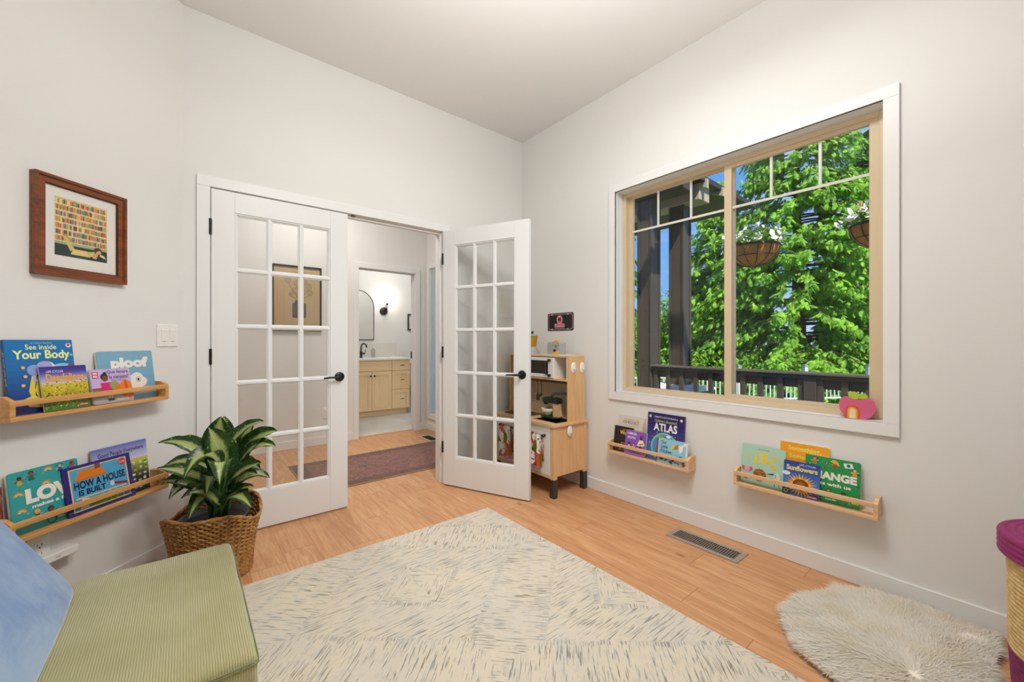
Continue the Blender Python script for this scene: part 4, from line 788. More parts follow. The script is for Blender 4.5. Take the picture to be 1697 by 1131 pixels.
bulk('fur', P, F, M_fur, sk, True)
mb = MB(); sc_ = [(1., .001), (1., .010), (.93, .022), (.8, .029), (.4, .033)]; c0 = SK.mean(0); n = len(SK); VV = [(*(c0 + (p - c0) * k), z) for k, z in sc_ for p in SK]
mb.add(VV, [(j * n + i, j * n + (i + 1) % n, (j + 1) * n + (i + 1) % n, (j + 1) * n + i) for j in range(4) for i in range(n)] + [tuple(range(n))[::-1], tuple(range(4 * n, 5 * n))], pm('#F6F0E2', .9), True); mb.build('hide', sk)
# ================================================================== TALL LIDDED BASKET
TB = Vector((2.072, -.196, 0)); bt = thing('lidded_basket', 'tall coiled straw basket with plum lid and plum band, cut by right edge', 'basket', TB)
def coil_mat(nm, c1, c2, line, ss_=1.):
    g = G(nm); x, y, z = g.xyz(g.co()); a = g.m('ARCTAN2', y, x); row = (z / .0135).floor(); st = ((a * 26 + row * .5)).fract(); n = g.noise(g.co(), 40, 3, .6)
    col = g.mix(g.ss(n, .3, .7), c1, c2); gap = (z / .0135).fract(); col = g.mix(g.m('MAXIMUM', g.m('MULTIPLY', gap.lt(.13), .85), g.m('MULTIPLY', st.lt(.06), .3)), col, line)
    return g.out(col, .65, normal=g.bump(g.noise(g.vec(a * 60, z * 30, 0.), 1., 3), .5, .002))
M_straw = coil_mat('straw_coil', '#C9A566', '#E2C68C', '#4A3418'); M_plum = coil_mat('plum_coil', '#6E1248', '#8E1A5E', '#3E0828')
g = G('plum_lid'); M_pl2 = g.out(g.mix(g.noise(g.co(), 30, 3), '#7A164F', '#9C2A70'), .6, normal=g.bump(g.noise(g.co(), 90, 3), .4, .002))
def coilprof(z0, z1, r0, r1, step=.0135, amp=.0028, sub=5):
    out = []; n = int((z1 - z0) / step * sub)
    for i in range(n + 1):
        z = z0 + (z1 - z0) * i / n; t = (z / step) % 1; out.append((r0 + (r1 - r0) * (z - z0) / (z1 - z0) + amp * math.sin(PI * t), z))
    return out
mb = MB(); mb.lathe([(.001, .016)] + coilprof(.016, .189, .186, .196), M_plum, 64, cap=False); mb.build('lower_band', bt)
mb = MB(); mb.lathe(coilprof(.189, .4995, .196, .200) + [(.19, .4995), (.19, .30)], M_straw, 64, cap=False); mb.build('woven_wall', bt)
ld = []
for i in range(31): t = i / 30; z = .488 + .066 * t; ld.append((.218 + .0035 * abs(math.sin(PI * t * 4)), z))
for i in range(1, 80): t = i / 79; r_ = .2175 * (1 - t) + .001; ld.append((r_, .554 + .005 * abs(math.sin(PI * t * 11)) - .001 + .008 * t))
mb = MB(); mb.lathe([(.205, .488)] + ld, M_pl2, 72, cap=False); mb.build('lid', bt)
# ================================================================== WOODEN FRUIT TOY ON SILL
tz = thing('wooden_fruit_toy', 'pink wooden apple toy with rainbow arch and green leaf on window sill', 'toy', (2.530, .462, .7862), -rad(77))
pk = pm('#E0688F', .5, name='pink_wood')
pts = [(-.03, 0), (-.05, .012), (-.066, .04), (-.069, .065), (-.062, .088), (-.047, .1), (-.03, .1), (-.018, .094), (0, .092), (.018, .094), (.03, .1), (.046, .099), (.061, .086), (.067, .062), (.064, .038), (.048, .012), (.03, 0)]
mb = MB(); mb.prism(pts, -.021, .021, pk, 'y'); mb.build('body', tz, bevel=.008, seg=4)
for r0, r1, c, nm in ((.026, .021, '#D9502A', 'outer_arch'), (.021, .0155, '#EE8A34', 'second_arch'), (.0155, .010, '#F4C05A', 'third_arch'), (.010, .0, '#F4E2BC', 'core')):
    o_ = [(r0 * math.cos(t), .036 + r0 * 1.05 * math.sin(t)) for t in [PI * i / 14 for i in range(15)]] + [(-r0, .001)]; i_ = [(-r1, .001)] + [(r1 * math.cos(t), .036 + r1 * 1.05 * math.sin(t)) for t in [PI * i / 14 for i in range(14, -1, -1)]] + [(r1, .001)]
    mb = MB(); mb.prism([(x - .019, z) for x, z in ([(r0, .001)] + o_ + (i_ if r1 else []))], -.0225, -.018, pm(c, .5), 'y'); mb.build(nm, tz)
gl_ = pm('#B4D23A', .5); mb = MB(); mb.prism([(-.030, .094), (-.036, .124), (-.012, .126), (.006, .121), (.002, .094), (-.016, .090)], -.016, .014, gl_, 'y').prism([(.004, .095), (.0, .117), (.032, .118), (.040, .110), (.035, .097)], -.014, .014, gl_, 'y'); mb.build('leaf', tz, bevel=.003)
# ================================================================== PLAY KITCHEN   (local: x right as seen, y depth into wall, z up)
KT = thing('play_kitchen', 'wooden toy kitchen with white doors, hutch and dark metal feet behind right door', 'play kitchen', (2.10, 2.458, 0), RR)
W2 = .36; D_ = .37; mB = pm('#45413C', .4, .3)
for sx in (-1, 1):
    for yy in (0, D_ - .04):
        xa = sx * W2 - (.038 if sx > 0 else 0); mb = MB(); mb.box(xa, xa + .038, yy, yy + .038, .135, .524, M_plyz); lg = mb.build('leg', KT, bevel=.002)
        mb = MB(); mb.box(xa - .0015, xa + .0395, yy - .0015, yy + .0395, .001, .137, mB); mb.build('metal_foot', lg, bevel=.002)
for sx in (-1, 1):
    xa = sx * (W2 - .006) - (.012 if sx > 0 else 0); mb = MB(); mb.box(xa, xa + .012, .038, D_ - .04, .155, .524, M_plyz); mb.build('side_panel', KT)
mb = MB(); mb.box(-W2 + .038, W2 - .038, .004, D_ - .01, .155, .167, M_plyx).box(-W2 + .018, W2 - .018, D_ - .012, D_ - .006, .155, .524, M_plyx); mb.build('cabinet_carcass', KT)
mb = MB(); mb.box(-W2 + .038, W2 - .038, .0, .014, .14, .158, M_plyx); mb.build('bottom_rail', KT)
mwh = pm('#F0EBE4', .4)
mb = MB(); mb.box(-W2 + .04, W2 - .04, .002, .014, .484, .523, mwh); mb.build('fascia_panel', KT, bevel=.001)
for s_ in (-1, 1):
    x0, x1 = (-W2 + .04, -.002) if s_ < 0 else (.002, W2 - .04); mb = MB(); mb.box(x0, x1, .001, .014, .160, .481, mwh); dr_ = mb.build('cabinet_door', KT, bevel=.0015)
    a, b = (x0 + .055, x1 - .04) if s_ < 0 else (x0 + .05, x1 - .055)
    mb = MB(); mb.tube([(a, -.018, .452), (b, -.018, .452)], .005, mB, 10)
    for q in (a, b): mb.cyl((q, -.026, .452), .011, .026, mB, 'y', 14)
    mb.build('handle', dr_)
# worktop with sink cutout
sx0, sx1, sy0, sy1 = .085, .315, .075, .235
mb = MB(); T0, T1 = .525, .541
mb.box(-W2 - .012, sx0, -.012, D_, T0, T1, M_plyx).box(sx1, W2 + .012, -.012, D_, T0, T1, M_plyx).box(sx0, sx1, -.012, sy0, T0, T1, M_plyx).box(sx0, sx1, sy1, D_, T0, T1, M_plyx); mb.build('worktop', KT)
dk = pm('#2B2A29', .3, .2)
mb = MB(); ring_ = [(sx0 - .006, sy0 - .006), (sx1 + .006, sy0 - .006), (sx1 + .006, sy1 + .006), (sx0 - .006, sy1 + .006)]
mb.box(sx0 - .006, sx1 + .006, sy0 - .006, sy0, T1, T1 + .003, dk).box(sx0 - .006, sx1 + .006, sy1, sy1 + .006, T1, T1 + .003, dk).box(sx0 - .006, sx0, sy0, sy1, T1, T1 + .003, dk).box(sx1, sx1 + .006, sy0, sy1, T1, T1 + .003, dk)
mb.box(sx0, sx1, sy0, sy1, .488, .491, dk).box(sx0, sx0 + .002, sy0, sy1, .49, T1, dk).box(sx1 - .002, sx1, sy0, sy1, .49, T1, dk).box(sx0, sx1, sy0, sy0 + .002, .49, T1, dk).box(sx0, sx1, sy1 - .002, sy1, .49, T1, dk); mb.build('sink', KT)
mb = MB(); mb.prism([(x - .17, y + .16) for x, y in [(p[0], p[1] - .1) for p in rrect(.29, .2, .02)]], T1, T1 + .004, pm('#4A443E', .35, .2), 'z')
for cx in (-.235, -.105): mb.lathe([(.055, T1 + .004), (.055, T1 + .006), (.047, T1 + .006), (.047, T1 + .004)], dk, 28, (cx, .16, 0), cap=False)
mb.build('cooktop', KT)
mb = MB(); fx_, fy_ = .285, .262
mb.lathe([(.017, T1), (.017, .575), (.013, .60), (.013, .62)], mB, 18, (fx_, fy_, 0)).tube([(fx_, fy_, .61), (fx_, fy_, .70), (fx_ - .008, fy_ - .006, .728), (fx_ - .03, fy_ - .022, .745), (fx_ - .06, fy_ - .045, .745), (fx_ - .098, fy_ - .07, .742), (fx_ - .118, fy_ - .085, .73), (fx_ - .125, fy_ - .09, .70)], .0105, mB, 10).tube([(fx_, fy_, .578), (fx_ + .022, fy_ - .012, .585), (fx_ + .026, fy_ - .014, .63)], .005, mB, 8); mb.build('faucet', KT)
# hutch
uy0, uy1 = .16, .345
for s_ in (-1, 1):
    xa = s_ * .345 - (.014 if s_ > 0 else 0) + .0; mb = MB(); mb.box(xa + s_ * .01, xa + .014 + s_ * .01, uy0, uy1, T1, 1.034, M_plyz); mb.build('hutch_side', KT, bevel=.001)
mb = MB(); mb.box(-.355, .355, uy0 - .002, uy1, 1.0345, 1.0465, M_plyx); mb.build('top_board', KT, bevel=.001)
mb = MB(); mb.box(-.341, .341, uy0 + .001, uy1 - .008, .850, .862, M_plyx).box(-.341, .341, uy0 + .004, uy0 + .012, .842, .85, dk); mb.build('hutch_shelf', KT)
mb = MB(); mb.box(-.341, .341, uy1 - .006, uy1, T1, .850, pm('#D2BC9A', .5)); mb.build('hutch_back', KT)
mb = MB(); mb.box(-.341, .341, uy1 - .006, uy1, .862, 1.034, mwh).box(.196, .2, uy0 + .004, uy1 - .006, .862, 1.034, mwh).box(.331, .341, uy0 + .004, uy1 - .006, .862, 1.034, mwh).box(.2, .331, uy0 + .004, uy1 - .006, 1.030, 1.034, mwh); mb.build('hutch_lining', KT)
mb = MB()
x0, x1, z0, z1 = -.30, .196, .866, 1.028
mb.box(x0, x0 + .03, uy0 - .004, uy0 + .006, z0, z1, mwh).box(x1 - .058, x1, uy0 - .004, uy0 + .006, z0, z1, mwh).box(x0 + .03, x1 - .058, uy0 - .004, uy0 + .006, z0, z0 + .028, mwh).box(x0 + .03, x1 - .058, uy0 - .004, uy0 + .006, z1 - .026, z1, mwh)
mw = mb.build('microwave_door', KT, bevel=.001)
mb = MB(); mb.box(x0 + .03, x1 - .058, uy0, uy0 + .003, z0 + .028, z1 - .026, glass_mat('smoked_acrylic', (.55, .53, .50))); mb.build('window_pane', mw)
hx = x1 - .048; mb = MB()
for zz in (.886, 1.006): mb.cyl((hx + .012, uy0 - .022, zz), .012, .02, mB, 'y', 16)
mb.tube([(hx + .012, uy0 - .024, .886), (hx - .012, uy0 - .03, .9), (hx - .014, uy0 - .03, .99), (hx + .012, uy0 - .024, 1.006)], .0065, mB, 8); mb.build('handle', mw)
mb = MB(); mb.tube([(-.335, uy0 + .03, .832), (.335, uy0 + .03, .832)], .004, mB, 8)
mb.build('utensil_rail', KT)
for (hx_, hz, hy) in ((.357, .955, .218), (.357, .951, .317), (.3615, .479, .169)):
    mb = MB(); mb.M = Matrix.Translation((hx_, hy, hz)); 
    if hx_ < .36: mb.M = Matrix.Translation((.3552, hy, hz))
    mb.lathe([(.001, .008), (.022, .007), (.0265, .003), (.027, 0)], M_plast, 24, (0, 0, 0), 'x'); 
    for i in range(len(mb.v)): vx = mb.v[i]; mb.v[i] = (vx[0], vx[1], hz + (vx[2] - hz) * 1.6)
    mb.tube([(.006, 0, -.005), (.018, -.004, -.016), (.024, -.012, -.012), (.026, -.016, 0)], .004, M_plast, 8); mb.build('hook', KT)
# things on the play kitchen
def onk(x, y, z): return (2.10 + y, 2.458 - x, z)
t = thing('toy_toaster', 'grey wooden toy appliance with yellow handle and yellow drawer on play kitchen top', 'toy', onk(.13, .262, 1.0525), RR)
gy = pm('#A6AAA8', .5); ye = pm('#EDB02A', .45)
mb = MB(); mb.prism([(-.068, 0), (.068, 0), (.068, .088), (.055, .098), (-.05, .098), (-.068, .086)], -.04, .04, gy); mb.build('body', t, bevel=.003)
mb = MB(); mb.prism([(-.028, .098), (.0, .112), (.03, .115), (.036, .098)], -.02, .02, ye); mb.build('lever', t, bevel=.002)
mb = MB(); mb.box(.012, .066, -.056, -.0395, .001, .028, ye); mb.build('drawer', t, bevel=.002)
mb = MB(); mb.cyl((.03, -.0565, .03), .012, .008, pm('#2A2622'), 'y', 14).box(.02, .04, -.041, -.0398, .062, .07, pm('#3E4448')); mb.build('controls', t)
mb = MB(); mb.prism(rrect(.28, .17, .05, 6), 0, .006, pm('#E2D8CE', .35), 'z'); o = mb.build('toy_tray'); o.location = onk(.145, .165, 1.0467); o.rotation_euler = (0, 0, RR)
tag(o, 'thin pale oval tray under the grey toy appliance', 'tray')
t = thing('toy_blender', 'toy blender with amber jug and grey base beside right door edge', 'toy', onk(-.165, .262, 1.0467), RR)
mb = MB(); mb.lathe([(.062, 0), (.06, .02), (.04, .055), (.036, .062)], gy, 24); mb.build('base', t)
am = G('amber_plastic'); am_ = am.out('#E3A41E', .15, spec=.6, trans=.35)
mb = MB(); mb.lathe([(.034, .063), (.046, .155)], am_, 8, cap=False); mb.build('jug', t)
mb = MB(); mb.ball((-.005, 0, .12), .028, .028, .022, pm('#7FB52E', .5)).ball((.008, -.01, .085), .022, .022, .018, pm('#E8C23A', .5)); mb.build('toy_fruit', t)
mb = MB(); mb.lathe([(.048, .156), (.05, .165), (.03, .175), (.001, .177)], gy, 24).ball((0, 0, .188), .012, .012, .012, pm('#2A2725'), 10, 6); mb.build('lid', t)
t = thing('toy_stand_mixer', 'dark green toy stand mixer with birch column on play kitchen worktop', 'toy', onk(.115, .235, T1 + .0005), RR)
gn = pm('#20302A', .35)
mb = MB(); mb.prism([(x + .0, y) for x, y in [(p[0], p[1] - .075) for p in rrect(.19, .12, .05, 6)]], 0, .010, gn, 'z'); mb.build('base', t, bevel=.002)
mb = MB(); mb.prism([(.03, .010), (.092, .010), (.078, .06), (.072, .115), (.03, .115)], -.03, .02, M_plyx); mb.build('column', t, bevel=.003)
mb = MB(); mb.prism([(-.085, .118), (-.09, .145), (-.07, .158), (.05, .158), (.082, .15), (.085, .118)], -.035, .025, gn); mb.build('head', t, bevel=.01, seg=3)
mb = MB(); mb.cyl((-.045, -.005, .088), .006, .03, M_plyz, 'z', 10).cyl((.0, -.005, .158), .012, .014, pm('#C9744A'), 'z', 12).cyl((-.075, -.005, .098), .02, .03, pm('#191817'), 'z', 14); mb.build('beater', t)
o = MB().lathe([(.001, .0), (.026, 0), (.03, .006), (.05, .03), (.058, .058), (.055, .058), (.047, .03), (.026, .012), (.001, .010)], pm('#DCD9BE', .35), 32).build('toy_bowl'); o.location = onk(.068, .225, T1 + .011)
tag(o, 'pale cream bowl under the green toy mixer', 'bowl')
for q, (xx, lb, kd) in enumerate(((-.055, 'thin wire toy whisk hanging left of the dark ladle', 0), (-.015, 'pale handled toy spatula hanging under the toy microwave', 1), (.03, 'dark toy ladle with round bowl hanging beside the toy mixer', 2))):
    t = thing(('toy_whisk', 'toy_spatula', 'toy_ladle')[kd], lb, 'toy utensil', onk(xx, uy0 + .03, .832), RR, 'toy utensils hanging on the rail'); mk = mB if kd else pm('#8C8880', .3, .8)
    mb = MB(); mb.tube([(0, -.004, .004), (0, -.009, -.002), (0, -.006, -.02), (0, 0, -.03), (0, 0, -.10)], .0028, mk, 8)
    mb.build('handle', t)
    mb = MB()
    if kd == 0:
        for a in range(4): cA, sA = math.cos(a * PI / 4), math.sin(a * PI / 4); mb.tube([(0, 0, -.10), (.014 * cA, .014 * sA, -.125), (.012 * cA, .012 * sA, -.15), (0, 0, -.158), (-.012 * cA, -.012 * sA, -.15), (-.014 * cA, -.014 * sA, -.125), (0, 0, -.10)], .0012, mk, 5)
        mb.build('wires', t)
    elif kd == 1: mb.prism([(-.004, -.1), (.004, -.1), (.018, -.12), (.016, -.165), (-.016, -.165), (-.018, -.12)], -.002, .002, mk); mb.build('blade', t, bevel=.001)
    else: mb.lathe([(.024, 0), (.022, -.010), (.014, -.018), (.001, -.021)], mk, 20, (0, -.022, -.105), cap=False).tube([(0, 0, -.10), (0, -.004, -.108)], .003, mk, 6); mb.build('bowl', t)
t = thing('toy_saucepan', 'small dark toy pan on the toy cooktop, seen through the right door glass', 'pan', onk(-.18, .16, T1 + .0062), RR)
mb = MB(); mb.lathe([(.001, 0), (.036, 0), (.042, .004), (.044, .04), (.0415, .04), (.039, .006), (.001, .004)], pm('#33302D', .3, .5), 28); mb.build('body', t)
mb = MB(); mb.tube([(-.042, 0, .032), (-.075, 0, .04), (-.11, 0, .045)], .005, pm('#1A1816'), 8); mb.build('handle', t)
o = MB().lathe([(.001, 0), (.028, 0), (.03, .004), (.03, .045), (.0285, .045), (.0285, .006), (.001, .005)], glass_mat('jar_glass', (.85, .86, .85)), 24).build('glass_jar'); o.location = onk(.075, .22, .8625); tag(o, 'small clear jar inside the toy microwave', 'jar')
# towels
g = G('print_cotton'); x, y, z = g.xyz(g.co()); wv = g.noise(g.co(), 14, 2, .5, 0., 1); 
va = g.nd('ShaderNodeVectorMath', [g.co(), g.vec(.0, .0, .0)], operation='ADD')
n1 = g.noise(g.vec(x * 1.6, 0., z), 10, 1.5, .4, .5); n2 = g.noise(g.vec(x * 1.4 + 5., 2., z * .8), 9, 1.5, .4, .5); n3 = g.noise(g.vec(x * 2 + 1., 8., z * 1.6), 20, 1., .4)
col = g.mix(g.ss(n1, .525, .535), '#EFE9DE', '#7E8128'); col = g.mix(g.ss(n2, .56, .57), col, '#D9543A'); col = g.mix(g.ss(n3, .66, .67), col, '#3A2430'); col = g.mix(g.ss(g.noise(g.vec(x, 3., z + 4.), 22, 1.), .66, .67), col, '#E08AA8')
M_tow = g.out(col, .9, spec=.1, normal=g.bump(g.noise(g.co(), 400, 2), .3, .001))
def towel(xc, w_, ztop, zbot, label, seed):
    R = random.Random(seed); ph = R.uniform(0, 6); nx, nz_ = 36, 20; P = []
    t = thing('hand_towel', label, 'towel', onk(xc, -.02, 0), RR, 'printed towels hanging on the toy kitchen door handles')
    for side, (dy, zb) in enumerate(((-.010, zbot), (.0115, zbot + .05))):
        for j in range(nz_ + 1):
            v = j / nz_; z = ztop + (zb - ztop) * v
            for i in range(nx + 1):
                u = i / nx * 2 - 1; wd = w_ / 2 * (.72 + .28 * min(1, v * 2.2)); fold = math.sin(u * 7.5 + ph) * .0075 * (.35 + v) + .003 * math.sin(u * 17 + ph * 2)
                yy = dy * min(1, .25 + v * 8) + (fold * .9 - .003 if side == 0 else -abs(fold) * .0)
                if side == 0: yy = min(yy, -.0065 if v > .03 else 0)
                P.append((u * wd + .004 * math.sin(v * 5 + ph), yy + (.002 if side else 0), z + (.006 * math.sin(u * 5 + ph) * v if side == 0 else 0)))
    q = (nx + 1); off = q * (nz_ + 1); F = [(o_ + j * q + i, o_ + j * q + i + 1, o_ + (j + 1) * q + i + 1, o_ + (j + 1) * q + i) for o_ in (0, off) for j in range(nz_) for i in range(nx)] + [(i, i + 1, off + i + 1, off + i) for i in range(nx)]
    mb = MB(); mb.add(P, F, M_tow, True); o = mb.build('cloth', t); so = o.modifiers.new('thickness', 'SOLIDIFY'); so.thickness = .0015; return t
towel(.185, .155, .462, .212, 'printed towel with red and olive shapes hanging at right end of toy kitchen doors', 3)
towel(-.18, .19, .462, .20, 'printed olive and pink towel hanging on left toy kitchen door, seen through glass', 9)
# ================================================================== BATHROOM
VN = thing('bathroom_vanity', 'pale maple vanity cabinet with doors and three drawers in the bathroom', 'vanity', (2.822, 6.07, 0))
vw = 1.52; mb = MB(); mb.box(-vw, 0, .018, .548, .10, .864, M_mapz); mb.build('body', VN)
mb = MB(); mb.box(-vw, -.03, .07, .53, .004, .10, M_mapx); mb.build('toe_kick', VN)
def shaker(name, x0, x1, z0, z1, flat=False, rail=.055, parent=VN):
    mb = MB()
    if flat: mb.box(x0, x1, 0, .018, z0, z1, M_mapx)
    else:
        mb.box(x0, x0 + rail, 0, .018, z0, z1, M_mapz).box(x1 - rail, x1, 0, .018, z0, z1, M_mapz).box(x0 + rail, x1 - rail, 0, .018, z0, z0 + rail, M_mapx).box(x0 + rail, x1 - rail, 0, .018, z1 - rail, z1, M_mapx).box(x0 + rail, x1 - rail, .009, .018, z0 + rail, z1 - rail, M_mapz)
    return mb.build(name, parent, bevel=.0015)
shaker('false_front', -1.16, -.305, .70, .858, True)
for x0, x1, kx in ((-.613, -.305, -.580), (-.923, -.617, -.640), (-1.50, -1.17, -1.2)):
    if x0 > -1: d_ = shaker('door', x0, x1, .102, .692); mb = MB(); mb.lathe([(.006, 0), (.005, -.012), (.014, -.018), (.014, -.024), (.001, -.028)], M_blackm, 16, (kx, 0, .628), 'y'); mb.build('knob', d_)
d_ = shaker('door', -1.5, -.927, .102, .692)
for z0, z1, fl_ in ((.70, .858, True), (.402, .694, False), (.102, .396, False)):
    d_ = shaker('drawer', -.296, -.004, z0, z1, fl_); zz = (z0 + z1) / 2 + (.0 if fl_ else .0); mb = MB(); mb.tube([(-.163, -.02, zz), (-.105, -.02, zz)], .0045, M_blackm, 8)
    for q in (-.155, -.113): mb.cyl((q, -.02, zz), .0035, .02, M_blackm, 'y', 8)
    mb.build('pull', d_)
o = MB().box(1.29, 2.838, 6.052, 6.6195, .8645, .894, pm('#F2F1EE', .2)).build('quartz_countertop', bevel=.002); tag(o, 'white countertop on the maple bathroom vanity', 'countertop')
g = G('hex_tile'); x, y, z = g.xyz(g.co()); vo = g.nd('ShaderNodeTexVoronoi', {'Vector': g.vec(x * 40 + ((z * 46.2).floor() * .5), z * 46.2, 0.), 'Scale': 1., 'Randomness': 0.}, 0, feature='DISTANCE_TO_EDGE')
M_hex = g.out(g.mix(vo.lt(.06), '#E6E3DC', '#BDB8AE'), .3)
o = MB().box(1.3, 2.832, 6.613, 6.6195, .8945, 1.13, M_hex).build('tile_backsplash'); tag(o, 'low white hexagon tile backsplash behind bathroom vanity', 'backsplash')
t = thing('bathroom_mirror', 'arched mirror with thin black frame above the vanity', 'mirror', (2.17, 6.62, 1.182))
def arch(hw, h, z0=0., n=18): return [(-hw, z0), (hw, z0), (hw, h - .27)] + [(hw * math.cos(PI * i / n), h - .27 + (hw) * math.sin(PI * i / n)) for i in range(1, n)] + [(-hw, h - .27)]
P = arch(.265, .805); mb = MB(); loop = [(x, -.012, z) for x, z in P]; loop = loop + loop[:2]; mb.tube(loop, .006, M_blackm, 6); mb.build('frame', t)
mb = MB(); mb.prism(P, -.010, -.001, pm('#F4F3F0', .04, 1.)); mb.build('mirror_glass', t)
t = thing('wall_sconce', 'black bathroom wall sconce with glowing bulb right of the arched mirror', 'lamp', (2.604, 6.62, 1.662))
mb = MB(); mb.lathe([(.066, -.001), (.066, -.012), (.05, -.018), (.001, -.020)], pm('#3A342F', .4, .3), 32, (0, 0, 0), 'y'); mb.build('backplate', t)
mb = MB(); mb.tube([(0, -.02, 0), (.01, -.06, .0), (.03, -.075, .02), (.032, -.075, .10)], .006, M_blackm, 8).lathe([(.018, .10), (.02, .105), (.02, .13)], M_blackm, 16, (.032, -.075, 0)); mb.build('arm', t)
ge = G('bulb_glow'); em = ge.nt.nodes.new('ShaderNodeEmission'); em.inputs[0].default_value = (1, .9, .75, 1); em.inputs[1].default_value = 9; ge.nt.links.new(em.outputs[0], ge.o.inputs[0])
mb = MB(); mb.ball((.032, -.075, .158), .02, .02, .03, ge.mat, 14, 10); mb.build('bulb', t)
lamp('sconce_light', 'POINT', (2.636, 6.50, 1.86), 3.5, (1, .9, .78), shadow_soft_size=.03)
t = thing('bathroom_faucet', 'black curved faucet on the white vanity counter', 'faucet', (2.192, 6.50, .8945))
mb = MB(); mb.lathe([(.026, 0), (.026, .006), (.019, .01), (.019, .10)], M_blackm, 20); mb.build('base', t)
mb = MB(); mb.tube([(0, 0, .09), (0, 0, .17), (.008, -.006, .205), (.03, -.02, .226), (.055, -.04, .216), (.068, -.052, .18), (.07, -.054, .16)], .0115, M_blackm, 12); mb.build('spout', t)
mb = MB(); mb.cyl((.015, 0, .065), .013, .045, M_blackm, 'x', 14).tube([(.058, 0, .066), (.064, 0, .10), (.066, 0, .13)], .005, M_blackm, 8); mb.build('lever', t)
t = thing('soap_dispenser', 'clear soap bottle with white pump beside the black faucet', 'bottle', (2.385, 6.50, .8945))
mb = MB(); mb.lathe([(.001, 0), (.032, 0), (.034, .006), (.034, .11), (.03, .125), (.013, .14), (.013, .15)], glass_mat('bottle_glass', (.8, .8, .78)), 24, cap=False); mb.build('bottle', t)
mb = MB(); mb.cyl((0, 0, .15), .014, .018, M_plast).cyl((0, 0, .168), .005, .018, M_plast).tube([(0, 0, .186), (-.008, -.01, .188), (-.02, -.026, .184)], .005, M_plast, 8); mb.build('pump', t)
t = thing('framed_picture', 'small dark green framed print with blue shape on bathroom wall, cut by door jamb', 'picture', (3.16, 6.62, 1.346))
mb = MB(); frame4(mb, .26, .286, .024, -.022, -.001, pm('#2E3A30', .4)); mb.build('frame', t, bevel=.001)
mb = MB(); mb.box(-.107, .107, -.010, -.004, .022, .264, pm('#E8E8E4', .6)).prism([(-.06, .06), (.06, .06), (.06, .22), (-.06, .22)], -.0112, -.0101, pm('#AFC4D4', .6)).prism([(-.05, .07), (.05, .07), (.045, .2), (.0, .17), (-.04, .13)], -.0122, -.0113, pm('#5C7890', .6)); mb.build('print', t)
t = thing('toilet', 'white toilet beside the vanity, mostly hidden by bathroom door jamb', 'toilet', (3.22, 6.28, .005))
po = pm('#E6E7E6', .15)
mb = MB(); mb.box(-.20, .20, .12, .325, .38, .76, po); mb.build('tank', t, bevel=.02, seg=3); mb = MB(); mb.box(-.21, .21, .11, .33, .762, .79, po); mb.build('tank_lid', t, bevel=.008)
mb = MB(); mb.lathe([(.11, 0), (.11, .04), (.10, .2), (.16, .34), (.185, .39), (.185, .40), (.15, .40), (.10, .28), (.001, .22)], po, 32, (0, -.12, 0)).box(-.1, .1, -.1, .22, 0, .36, po); mb.build('bowl', t)
mb = MB(); mb.lathe([(.19, .402), (.19, .425), (.001, .43)], po, 32, (0, -.12, 0)); mb.build('seat', t)
t = thing('water_valve', 'small white water shutoff valve low on bathroom wall beside vanity', 'valve', (2.93, 6.62, .17))
mb = MB(); mb.cyl((0, -.04, 0), .009, .04, pm('#D8D8D4', .2, .6), 'y', 12).cyl((0, -.001, 0), .022, -.004, pm('#E6E6E2'), 'y', 18).tube([(0, -.035, 0), (0, -.035, .06), (.04, -.02, .14)], .005, pm('#D8D8D4', .3), 8); mb.build('body', t)
mb = MB(); mb.cyl((0, -.055, 0), .018, .014, M_plast, 'y', 10); mb.build('knob', t)
# ================================================================== OUTSIDE
M_dkp = pm('#342D27', .55); M_dkp2 = pm('#40382F', .5); M_tan = pm('#A89C86', .6); M_rail2 = pm('#B9BDBE', .5)
g = G('deck_boards'); x, y, z = g.xyz(g.co()); gp = (x / .14).fract().lt(.05); n = g.noise(g.vec(x * 20, y * 1.5, 0.), 2, 4); M_deck = g.out(g.mix(gp, g.mix(n, '#A89C8A', '#C4B8A4'), '#4A443C'), .8)
mb = MB(); mb.box(2.66, 4.5, -2.5, 7, -.12, -.04, M_deck); tag(mb.build('deck'), kind='structure')
g = G('ground_grass'); n = g.noise(g.co(), 1.2, 6, .7); M_gr2 = g.out(g.mix(n, '#2C4A1A', '#6E8A3C'), .95)
mb = MB(); mb.box(2.66, 90, -40, 90, -2.7, -2.6, M_gr2); tag(mb.build('ground'), kind='structure')
t = thing('deck_railing', 'dark brown deck railing with wide balusters just outside the window', 'railing', (4.4, 0, -.04))
mb = MB(); mb.box(-.07, .08, -1.6, 2.70, .895, .918, pm('#5A5148', .22, 0., 1.)).box(-.045, .05, -1.6, 2.70, .858, .8945, M_dkp); mb.build('top_rail', t, bevel=.004)
mb = MB(); mb.box(.005, .035, -1.6, 2.70, .772, .8575, M_dkp2); mb.build('upper_fascia', t)
mb = MB(); mb.box(-.02, .03, -1.6, 2.70, .07, .11, M_dkp); mb.build('bottom_rail', t)
yb = [2.66, 2.50, 2.34, 2.175, 2.014, 1.853, 1.692, 1.533, 1.363, 1.197, 1.052, .881, .722, .56, .4, .24]
for q in yb: mb = MB(); mb.box(-.032, .004, q - .024, q + .024, .11, .858, M_dkp2); mb.build('baluster', t, bevel=.003)
mb = MB(); mb.box(-.046, .05, 1.078, 1.172, 0, .858, M_dkp2); mb.build('post', t, bevel=.003)
